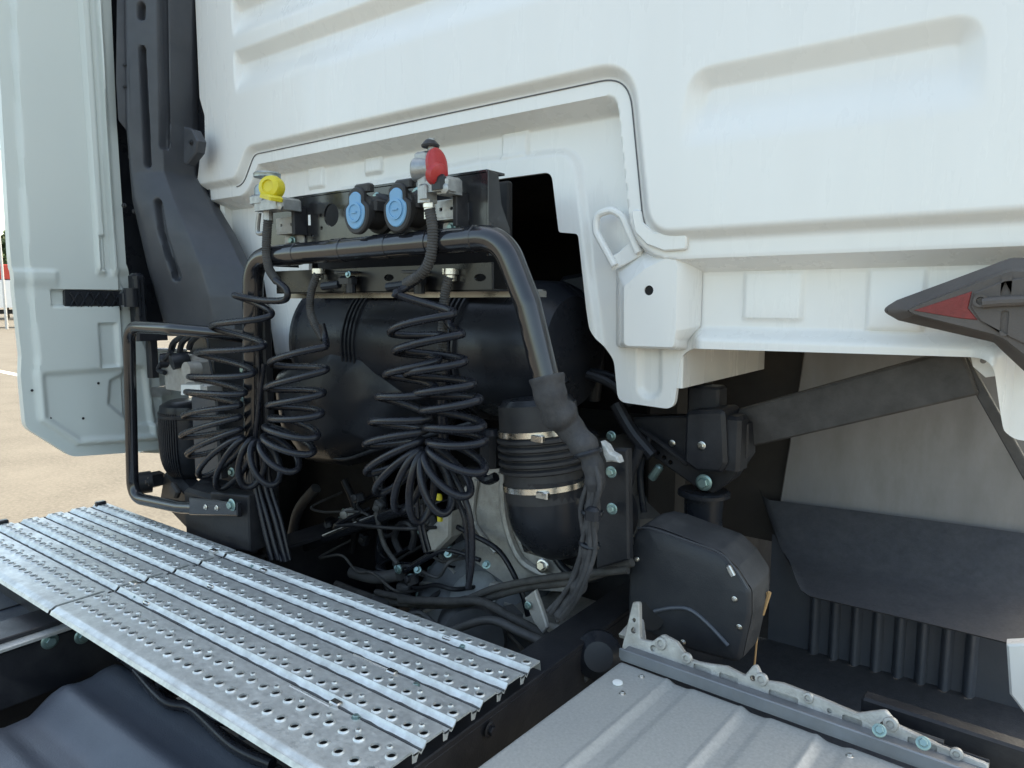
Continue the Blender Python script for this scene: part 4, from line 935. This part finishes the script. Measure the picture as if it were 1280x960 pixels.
# ================================================================== BOTTOM LEFT
MG = thing('rear_mudguard', 'blue-black moulded mudguard with broad ribs in the lower left corner', 'mudguard', (-1.3, .4, .9))
rows = []
for i in range(60):
    x = -1.66 + i * .03
    e = max(0., 1 - (x + 1.66) / .12); drop = .10 * e * e
    row = []
    for k in range(90):
        y = .72 - k * .0105
        s = (.72 - y)
        z = .975 - .20 * ss(.06, 0., s) - .035 * s
        z = z - .007 * ss(.085, .115, s) * ss(.165, .135, s) - .034 * ss(.165, .235, s) + .010 * ss(.27, .30, s) - .05 * ss(.37, .42, s) - .35 * max(0, s - .42)
        row.append(Vector((x, y, float(z) - drop)))
    rows.append(row)
b = MB(); b.loft(rows); b.build('moulded_shell', mudm, MG, angle=60)
for u, v in ((75, 884), (84, 890), (98, 905)): 
    b = MB(); q = P(u, v, Z=.905); b.box(q, (.012, .004, .004), .001); b.build('clip_slot', dark, MG)
TB = thing('side_cover', 'flat blue-black cover with a pressed line below the far walkway end', 'cover', (-2.2, .45, .98))
b = MB(); b.box((-2.24, .47, .965), (.86, .50, .03), .006); b.build('cover_top', mudm, TB)
b = MB(); b.box((-2.05, .47, .9815), (.006, .48, .003), .001); b.build('pressed_line', chass, TB)
b = MB()
CR = thing('cable_run', 'dark taped cables sagging along the front edge of the walkway', 'cable', P(200, 840, Z=.99))
for pts_, r_ in (([(138, 806), (165, 824), (200, 838), (235, 862), (270, 876), (330, 916), (400, 965)], .008), ([(145, 815), (180, 846), (215, 850), (262, 892), (300, 905), (350, 950)], .006), ([(170, 838), (205, 872), (240, 880), (290, 925), (340, 950)], .010), ([(190, 830), (215, 846), (250, 852), (300, 890)], .004)):
    b = MB(); b.tube([p + Vector((0, 0, random.uniform(-.012, .012))) for p in PZ(.995, *pts_)], r_, 8); b.build('cable', rubber, CR, angle=80)
for u, v in ((205, 852), (262, 880), (310, 912)):
    b = MB(); b.box(P(u, v, Z=1.0), (.02, .03, .02), .004); b.build('clip', blackp, CR)

# ================================================================== METAL SHIELD (bottom right)
SH = thing('heat_shield', 'large grey aluminised ribbed heat shield filling the bottom right', 'heat shield', (-.25, .9, 1.08))
Zs = 1.08
ed = P(775, 830, Z=Zs); e2 = P(600, 960, Z=Zs); dirY = Vector((e2.x - ed.x, e2.y - ed.y, 0)).normalized(); dirX = Vector((-dirY.y, dirY.x, 0)) 
if dirX.x < 0: dirX = -dirX
rib = [P(836, 848, Z=Zs), P(985, 895, Z=Zs), P(1075, 940, Z=Zs)]
ribs = [(r_ - ed).dot(dirX) for r_ in (P(800, 890, Z=Zs), P(955, 908, Z=Zs))]
rows = []
na, nb2 = 150, 60
def sh_z(a, bb):
    z = 0.
    z -= .10 * max(0, (.0 - a) / .03) ** 2 if a < .0 else 0
    for rr in RIBS:
        z += -.0040 * float(ss(rr, rr + .016, a)) + .0040 * float(ss(rr + .034, rr + .050, a)) + .0018 * math.exp(-((a - rr + .002) / .0045) ** 2)
    z -= .05 * max(0, (.03 - bb) / .03) ** 2 if bb < .03 else 0
    return z
p_r1 = P(775, 910, Z=Zs); p_r2 = P(893, 935, Z=Zs); p_r3 = P(1010, 955, Z=Zs)
RIBS = [(p_ - ed).dot(dirX) - .01 for p_ in (p_r1, p_r2, p_r3)]
RIBS.append(RIBS[-1] + (RIBS[1] - RIBS[0]))
def sh_pt(a, bb): return ed + dirX * a + dirY * bb + Vector((0, 0, sh_z(a, bb)))
aa = np.concatenate([np.linspace(0, .03, 10), np.linspace(.034, .85, 340)]); bbs = np.concatenate([np.linspace(0, .03, 8), np.linspace(.04, .75, 30)])
# front edge follows the cast bracket
cb0, cb1 = P(790, 822, Z=Zs), P(1160, 955, Z=Zs)
rows = []
for a in aa:
    rows.append([sh_pt(a - .018, bb) + dirY * (-.035) for bb in bbs])
b = MB(); b.loft(rows); b.build('ribbed_sheet', alum, SH, angle=50)
b = MB(); q = P(772, 854, Z=Zs + .001); b.lathe([(.009, 0), (.009, .0025), (.006, .003), (0, .003)], q, ZA, 20); b.build('white_plug', sticker, SH)
for u, v in ((778, 867), (802, 846), (1062, 945)): bolt(SH, P(u, v, Z=Zs), ZA, .0042, BS, 'rivet')
# cast bracket rail along its front edge
CB = thing('cast_rail', 'weathered cast alloy bracket rail with cut-outs along the edge of the ribbed shield', 'bracket rail', (-.3, 1.22, 1.09))
c0, c1 = P(783, 806, Z=1.10), P(1235, 962, Z=1.10)
dx = (c1 - c0); Lc = dx.length; dx = dx.normalized(); dn = Vector((-dx.y, dx.x, 0)); dn = dn if dn.y > 0 else -dn
b = MB(); b.box(c0 + dx * (Lc / 2) + Vector((0, 0, -.010)) - dn * .01, (Lc, .035, .016), .004, ax=dx, ay=dn)
b.box(c0 + dx * (Lc / 2) + Vector((0, 0, -.004)) - dn * .026, (Lc, .006, .018), .003, ax=dx, ay=dn); b.build('base_flange', M('grey_blue_channel', (.20, .215, .235), .4, metal=.5, var=.15, scale=14, dust=DUST, damt=.4, dscale=18), CB)
def onrail(s, h): return (s, h)
up = [(0, -.005), (0, .045)]
outl = [(-.012, -.010), (-.004, .058), (.010, .062), (.024, .012), (.05, .014), (.07, .028), (.10, .024), (.13, .006), (.17, .010), (.20, .014), (.235, .010), (.25, .030), (.268, .012), (.30, .016), (.36, .014), (.42, .010), (.46, .024), (.48, .012), (.54, .006), (.60, .004), (.60, -.010)]
outl = [(s * Lc / .6, h * 1.35) for s, h in outl]
hl = [circ(.055 * Lc / .6, .008, .006, 10), circ(.25 * Lc / .6, .014, .005, 10), circ(.46 * Lc / .6, .010, .005, 10), circ(.008, .028, .006, 10), circ(.006, .047, .004, 8), circ(.38 * Lc / .6, .004, .004, 8)] + [rrect(s * Lc / .6, -.005, (s + w) * Lc / .6, .006, .003, 3) for s, w in ((.14, .035), (.19, .035), (.28, .05), (.40, .03), (.495, .04))]
outl = [(p.x, p.y) for p in fillet([Vector((a, c, 0)) for a, c in outl], .006, 3)]
b = MB(); b.prism(outl, .012, c0 + dn * .004, dx, ZA * 1.0 + dn * .3, holes=hl, bev=.002); b.build('web_plate', cast, CB)
b = MB(); b.prism([(-.008, -.010), (Lc, -.010), (Lc, .003), (-.008, .010)], .006, c0 + dn * .011, dx, ZA * 1.0 + dn * .3, bev=.001); b.build('web_backing', cast, CB)
for s_, h_, r_ in ((.07, .02, .011), (.125, .010, .009), (.265, .016, .010), (.345, .012, .008), (.47, .014, .010), (.56, .004, .008)):
    b = MB(); b.lathe([(r_ * 1.15, -.002), (r_, .004), (r_ * .6, .005), (r_ * .45, .001), (0, .001)], c0 + dn * (.004 + h_ * .3) + dx * (s_ * Lc / .6) + ZA * h_, -dn + ZA * .3, 16); b.build('boss', cast, CB)
b = MB(); b.box(c0 + dx * (Lc / 2) + dn * .016 + Vector((0, 0, -.004)), (Lc, .003, .02), .001, ax=dx, ay=dn); b.build('back_web', chass, CB)
b = MB(); b.prism([(0, 0), (.05, 0), (.055, .01), (.03, .05), (.01, .055)], .01, c0 + dn * .03 + dx * -.035, dx, ZA * .5 + dn, bev=.001); b.build('corner_gusset', cast, CB)
for u, v in ((1099, 913), (1154, 929)): bolt(CB, P(u, v, Z=1.115), (.1, -.75, .6), .0072)
b = MB(); b.box(P(1155, 915, Z=1.10) + Vector((.02, .02, -.01)), (.22, .03, .06), .004, ax=dx, ay=dn); b.build('bolt_strip', chass, CB)
b = MB(); b.tube([c0 + dx * s_ * Lc + dn * .03 + Vector((0, 0, -.002)) for s_ in (.35, .45, .6, .75, .9)], .007, 8); b.build('edge_cable', sleeve_m, CB)

# ================================================================== BLACK BOX
BX = thing('black_housing', 'black moulded housing with clips and curved rib behind the cast rail', 'housing', P(870, 820, Y=1.33))
yf = 1.32
fr_ = [xz(P(u, v, Y=yf)) for u, v in [(787, 690), (792, 668), (806, 658), (825, 663), (900, 692), (920, 712), (938, 740), (938, 770), (925, 830), (870, 815), (785, 782)]]
fr_ = [(p.x, p.y) for p in fillet([Vector((a, c, 0)) for a, c in fr_], .018, 4)]
bk_ = [(a + .015, c + .03) for a, c in fr_]
n = len(fr_); c_ = (sum(a for a, _ in fr_) / n, sum(c for _, c in fr_) / n)
b = MB(); rows = []
for f, y in ((.0, yf - .010), (.6, yf - .008), (.93, yf - .004), (.985, yf), (1.0, yf + .008)): rows.append([Vector((c_[0] + (a - c_[0]) * f, y, c_[1] + (c - c_[1]) * f)) for a, c in fr_])
b.loft(rows, closed=True); b.build('front_cover', M('matt_black_moulding', (.024, .027, .033), .42, var=.15, bump=.25, bscale=350, dust=DUST, damt=.10, dscale=9, spec=.3), BX, angle=50)
b = MB(); rows = [[Vector((c_[0] + (a - c_[0]) * f + sx_, y, c_[1] + (c - c_[1]) * f + sz)) for a, c in fr_] for f, y, sx_, sz in ((1.0, yf + .012, 0, 0), (1.015, yf + .02, 0, .003), (1.015, yf + .085, .004, .008), (.95, yf + .125, .004, .01), (.6, yf + .14, .004, .01))]
b.loft(rows, closed=True); b.build('rear_shell', M('matt_black_shell', (.030, .031, .035), .6, var=.2, bump=.3, bscale=350, dust=DUST, damt=.25, dscale=12, spec=.3), BX, angle=50)
b = MB(); b.tube(PY(yf - .012, (797, 660), (815, 661), (860, 676), (900, 691), (918, 710), (934, 736)), .0018, 6); b.build('seam_edge', duct, BX)
for u, v in ((789, 674), (913, 713)):
    b = MB(); q = P(u, v, Y=yf - .012); b.box(q, (.010, .008, .022), .002, ax=(.8, 0, .5) if u > 850 else (1, 0, 0)); b.build('clip', steel, BX)
for u, v in ((796, 699), (918, 749), (854, 803), (924, 784)): bolt(BX, P(u, v, Y=yf - .008), -YA, .0042, BS, 'screw')
b = MB(); b.tube(PY(yf - .010, (818, 764), (840, 760), (862, 762), (885, 780), (910, 807)), .004, 8); b.build('curved_rib', mudm, BX)
b = MB(); b.lathe([(.026, 0), (.026, .003), (.0, .003)], P(811, 770, Y=yf - .010), (.2, -1, .3), 20, side=(1, 0, -.4), sx=1.25); b.build('recess', dark, BX)
b = MB(); b.tube(PY(1.40, (958, 740), (950, 768), (946, 800), (943, 832)), .002, 6); b.tube(PY(1.40, (962, 740), (953, 768)), .004, 6); b.build('sunlit_sliver', orange, BX)  # tan sliver stands in for sunlight falling behind the housing

# ================================================================== CAB MOUNT + STRUT
CM = thing('cab_mount', 'dark steel cab mounting block with rounded face and pivot bolt under the cab corner', 'cab mount', P(882, 600, Y=1.55))
ym = 1.52
b = MB(); o4 = [xz(P(u, v, Y=ym - .035)) for u, v in [(856, 514), (905, 512), (908, 580), (900, 592), (870, 590), (854, 578)]]
b.prism([(p.x, p.y) for p in fillet([Vector((a, c, 0)) for a, c in o4], .015, 4)], .10, (0, ym - .035, 0), XA, ZA, bev=.008); b.build('face_block', chass, CM)
b = MB(); b.prism([xz(P(u, v, Y=ym + .02)) for u, v in [(790, 522), (855, 520), (935, 530), (935, 570), (915, 600), (890, 618), (868, 608), (835, 585), (795, 555)]], .05, (0, ym + .02, 0), XA, ZA, bev=.004, holes=[circ(*xz(P(822 + k * 8, 566 + k * 6, Y=ym + .02)), .006, 8) for k in range(0, 3)]); b.build('arm_plate', chass, CM)
b = MB(); b.box(P(918, 552, Y=ym + .01), (.045, .06, .12), .008); b.build('side_cheek', chass, CM)
b = MB(); b.box(P(884, 500, Y=ym + .06), (.075, .06, .07), .006); b.build('upper_post', chass, CM)
b = MB(); b.tube(PY(ym - .004, (800, 535), (830, 557), (860, 580)), .006, 6); b.build('arm_rib', chass, CM)
bolt(CM, P(880, 603, Y=ym - .005), -YA, .014); bolt(CM, P(877, 557, Y=ym - .036), -YA, .007, BS); bolt(CM, P(840, 554, Y=ym + .018), -YA, .006, BS)
b = MB(); b.lathe([(.055, 0), (.06, .004), (.06, .012), (.045, .016), (.04, .15)], P(880, 612, Y=ym + .04), -ZA, 26); b.lathe([(.04, 0), (.045, .05), (.045, .14)], P(880, 640, Y=ym + .04), -ZA, 22); b.build('rubber_buffer', blackp, CM)
b = MB(); b.box(P(820, 590, Y=ym), (.018, .02, .04), .004, ax=(.8, 0, -.5)); b.build('grease_plug', zinc, CM)
ST = thing('diagonal_strut', 'brown-black diagonal steel strut running from the cab mount to the right', 'strut', P(930, 535, Y=1.62))
a0, a1 = P(925, 536, Y=1.60), P(1215, 462, Y=1.50)
ax = (a1 - a0).normalized(); up_ = Vector((0, -.15, 1)); up_ = (up_ - ax * up_.dot(ax)).normalized()
b = MB(); b.box((a0 + a1) / 2, ((a1 - a0).length, .088, .035), .004, ax=ax, ay=up_); b.build('strut_bar', rust, ST)
TS = thing('thin_brace', 'thin dark brace rod sloping down at the right edge under the skirt', 'brace', P(1240, 520, Y=1.48))
b = MB(); b.box((P(1203, 448, Y=1.50) + P(1300, 620, Y=1.50)) / 2, ((P(1203, 448, Y=1.50) - P(1300, 620, Y=1.50)).length, .018, .012), .002, ax=P(1300, 620, Y=1.50) - P(1203, 448, Y=1.50), ay=(.8, -.1, .5)); b.build('brace_rod', rust, TS)
TE = thing('skirt_tab', 'small white tab with a bolt hole under the right skirt corner', 'tab', P(1232, 455, Y=1.46))
b = MB(); b.prism([xz(P(u, v, Y=1.46)) for u, v in [(1212, 440), (1244, 442), (1246, 470), (1232, 472), (1216, 458)]], .006, (0, 1.46, 0), XA, ZA, holes=[circ(*xz(P(1229, 451, Y=1.46)), .005, 10)], bev=.001); b.build('tab_plate', white, TE)
# dark wall behind the mount
DW = thing('bay_partition', 'dark brown partition wall behind the cab mount', 'partition', (-.6, 1.9, 1.3))
b = MB(); b.box((-.66, 2.02, 1.45), (.30, .03, .75), .004); b.box((-.82, 1.95, 1.2), (.12, .3, .8), .02); b.build('partition_sheet', M('dark_brown_steel', (.03, .024, .021), .65, var=.3), DW)  # plain dark brown steel colour

# ================================================================== WHEEL HOUSE (right)
WHS = thing('inner_wing_panel', 'plain grey inner wing panel with faint scuffs behind the strut', 'panel', (-.25, 2.0, 1.4))
yw_ = 1.98
b = MB(); b.prism([xz(P(u, v, Y=yw_)) for u, v in [(1012, 400), (1330, 380), (1330, 700), (970, 655)]], .02, (0, yw_, 0), XA, ZA, bev=.003); b.build('panel_sheet', grey, WHS)
FL = thing('wheel_liner_flap', 'dark fibrous wheel liner flap with curled lower edge', 'liner', (-.2, 1.9, 1.1))
tp = [P(u, v, Y=1.95) for u, v in [(962, 625), (1060, 637), (1160, 650), (1320, 672)]]
md = [P(u, v, Y=1.84) for u, v in [(985, 690), (1075, 705), (1165, 722), (1320, 750)]]
ml = [P(u, v, Y=1.74) for u, v in [(1003, 722), (1085, 738), (1170, 758), (1320, 786)]]
bt = [P(u, v, Y=1.64) for u, v in [(1012, 745), (1095, 764), (1180, 784), (1320, 818)]]
lf = lambda p, dxx: p + Vector((dxx, .10, .02))
rows = []
for r_ in (tp, md, ml, bt):
    r2 = catmull(r_, 8); rows.append([r2[0] + Vector((-.045, .05, .015)), r2[0] + Vector((-.022, .012, .004))] + r2)
cols = list(map(list, zip(*rows))); cols = [catmull(c, 8) for c in cols]
b = MB(); b.loft(cols); b.loft([[p + Vector((0, .008, -.006)) for p in c] for c in cols]); b.loft([[c[-1] for c in cols], [c[-1] + Vector((0, .008, -.006)) for c in cols]]); b.build('flap_sheet', flapm, FL, angle=60)
WL = thing('wheel_arch_liner', 'dark ribbed wheel arch liner wall and shelf below the flap', 'wheel arch liner', (-.2, 1.8, .8))
yl = 1.92; rows = []
xl0, xl1 = P(985, 760, Y=yl).x, P(1300, 860, Y=yl).x; zl = P(1100, 838, Y=yl).z
def cor(x):
    u = (x - P(1005, 790, Y=yl).x) / (P(1030, 790, Y=yl).x - P(1005, 790, Y=yl).x); f = u - math.floor(u)
    act = 1 if 0 < u < 8 else 0
    return yl - .020 * act * max(0., math.sin(math.pi * min(max((f - .28) / .5, 0), 1))) ** .6
xs = np.linspace(xl0 - .05, xl1 + .05, 240)
b = MB(); b.loft([[Vector((x, cor(x), zl + .30)), Vector((x, cor(x), zl)), ] for x in xs]); b.build('ribbed_wall', mudm, WL, angle=40)
b = MB(); b.loft([[Vector((x, yl, zl + .001)), Vector((x, yl - .05, zl - .004)), Vector((x, 1.65, zl - .015)), Vector((x, 1.30, zl - .02))] for x in np.linspace(-.75, .3, 20)]); b.build('shelf', flapm, WL, angle=60)
WP = thing('white_corner_panel', 'white painted panel corner at the right edge below the liner flap', 'panel', (0, 1.6, .9))
b = MB(); b.prism([xz(P(u, v, Y=1.60)) for u, v in [(1258, 806), (1400, 800), (1400, 930), (1290, 905), (1262, 868)]], .03, (0, 1.60, 0), XA, ZA, bev=.004); b.build('corner_sheet', white, WP)

# ================================================================== TRIANGULAR REFLECTOR LAMP
TR = thing('triangle_reflector', 'weathered black triangular marker housing with faded red reflector at the right edge', 'reflector', P(1190, 385, Y=1.34))
yt = 1.30
def tri(y, pts, r): return [Vector((p.x, y, p.y)) for p in fillet([Vector((*xz(P(u, v, Y=1.32)), 0)) for u, v in pts], r, 4)]
rows = [tri(1.372, [(1096, 388), (1118, 374), (1262, 320), (1340, 320), (1340, 480), (1282, 470), (1252, 442), (1240, 430), (1120, 402)], [.010, .01, .02, 0, 0, .01, .01, .01, .01]),
        tri(1.345, [(1097, 388), (1118, 375), (1262, 322), (1340, 322), (1340, 478), (1282, 468), (1254, 440), (1240, 428), (1120, 401)], [.010, .01, .02, 0, 0, .01, .01, .01, .01]),
        tri(1.330, [(1131, 388), (1145, 381), (1262, 334), (1330, 334), (1330, 460), (1285, 455), (1256, 430), (1243, 422), (1142, 394)], [.006, .01, .02, 0, 0, .01, .01, .01, .01]),
        tri(1.300, [(1136, 388), (1150, 382), (1262, 340), (1330, 340), (1330, 450), (1288, 448), (1258, 424), (1243, 417), (1148, 393)], [.006, .01, .02, 0, 0, .01, .01, .01, .01])]
b = MB(); b.loft(rows, closed=True, caps=True); b.build('housing', brown, TR, angle=30)
b = MB(); b.prism([xz(P(u, v, Y=1.299)) for u, v in [(1142, 388), (1215, 364), (1210, 385), (1222, 400), (1200, 398)]], .004, (0, 1.2985, 0), XA, ZA, bev=.001); b.build('red_lens', redlens, TR)
b = MB()
b.prism([xz(P(u, v, Y=1.297)) for u, v in [(1217, 366), (1256, 350), (1300, 345), (1300, 440), (1262, 422), (1225, 402), (1213, 384)]], .006, (0, 1.296, 0), XA, ZA, bev=.002,
        holes=[rrect(*xz(P(1250, 372, Y=1.297)), *xz(P(1266, 343, Y=1.297)), .008), rrect(*xz(P(1249, 420, Y=1.297)), *xz(P(1262, 388, Y=1.297)), .008)]); b.build('bracket_insert', brown, TR)
b = MB(); b.tube(PY(1.293, (1228, 379), (1250, 377), (1300, 375)), .008, 10); b.lathe([(.010, 0), (.010, .006), (.006, .006), (.005, .002)], P(1226, 376, Y=1.296), -YA, 14); b.build('stud', brown, TR)
b = MB(); b.lathe([(.004, 0), (.004, .001)], P(1112, 388, Y=1.344), -YA, 8); b.build('screw_hole', dark, TR)

# ================================================================== FAR BACKGROUND
def far(u, v, d):
    r_ = Vector(ray(u, v)); return r_ * (d / math.hypot(r_.x, r_.y))
d0 = 60.; c = far(-10, 405, d0); c.z = 0
fx = Vector((c.x, c.y, 0)).normalized(); fy = -Vector((-fx.y, fx.x, 0))
LW = thing('parked_lorry', 'white lorry with red top parked far off at the left edge', 'lorry', c)
def fbox(o, size, zc): 
    b = MB(); b.box(c + fy * o[0] + fx * o[1] + Vector((0, 0, zc)), size, .05, ax=fy, ay=fx); return b
fbox((6.2, 1.5), (13, 2.4, 1.9), 2.35).build('box_body', lorryw, LW); fbox((6.2, 1.5), (13, 2.45, 1.0), 3.85).build('red_top', lorryr, LW)
fbox((-1.6, 1.5), (2.0, 2.4, 2.8), 2.0).build('cab', lorryw, LW); fbox((4.8, 1.5), (15, 1.0, .3), 1.1).build('chassis', chass, LW)
for o in (-1.5, 2.0, 9.0, 10.4):
    b = MB(); b.lathe([(.2, 0), (.5, 0), (.52, .05), (.52, .3), (.2, .3)], c + fy * o + fx * .25 + Vector((0, 0, .52)), -fx, 20); b.build('wheel', tyre, LW)
def tree(p, h, lab, grp, seed):
    r_ = random.Random(seed); t = thing('tree', lab, 'tree', p, grp)
    b = MB(); b.tube([p, p + Vector((.1, 0, h * .35)), p + Vector((0, .1, h * .7))], lambda s: .16 * h / 6 * (1 - .6 * s), 8)
    for k in range(7):
        a = r_.uniform(0, 6.28); z = h * r_.uniform(.3, .55); e = Vector((math.cos(a), math.sin(a), .9)) * h * .28
        b.tube([p + Vector((0, 0, z)), p + Vector((0, 0, z)) + e], .05 * h / 6, 5)
    b.build('trunk', bark, t)
    b = MB(); cl = [(p + Vector((r_.gauss(0, h * .2), r_.gauss(0, h * .2), h * r_.uniform(.35, .92))), h * r_.uniform(.10, .18)) for _ in range(34)]
    for q, rr in cl:
        for _ in range(60):
            d = Vector((r_.gauss(0, 1), r_.gauss(0, 1), r_.gauss(0, 1))).normalized() * rr * r_.uniform(.5, 1.1)
            n_ = Vector((r_.gauss(0, 1), r_.gauss(0, 1), r_.gauss(0, 1))).normalized(); a_ = n_.orthogonal() * h * .022; b_ = n_.cross(a_.normalized()) * h * .022; o_ = q + d
            b.add([o_ - a_ - b_, o_ + a_ - b_, o_ + a_ + b_, o_ - a_ + b_], [(0, 1, 2, 3)])
    b.build('crown', leafm, t, smooth=False)
tl = [(-6, 90, 7.5), (9, 96, 8.5), (22, 92, 9), (-30, 88, 8), (60, 100, 9), (-80, 85, 8), (160, 110, 9), (210, 105, 8)]
for i, (u, d, h) in enumerate(tl):
    p = far(u, 390, d); p.z = 0
    tree(p, h, ('small', 'mid-sized', 'broad', 'pale', 'tall', 'leaning', 'thick', 'last')[i] + ' green tree in the far row beyond the parked lorry', 'far trees beyond the parking ground', i)
p = far(7, 390, 58.); p.z = 0
LPO = thing('lamp_post', 'slim grey lamp post in front of the far trees', 'lamp post', p)
b = MB(); b.tube([p, p + Vector((0, 0, 11.5))], lambda s: .09 - .04 * s, 10, smooth=False); b.build('pole', post, LPO)
b = MB(); b.tube([p + Vector((0, 0, 11.4)), p + fy * .5 + Vector((0, 0, 11.7)), p + fy * 1.2 + Vector((0, 0, 11.75))], .04, 8); b.box(p + fy * 1.4 + Vector((0, 0, 11.75)), (.6, .25, .12), .03, ax=fy, ay=fx); b.build('lamp_head', post, LPO)
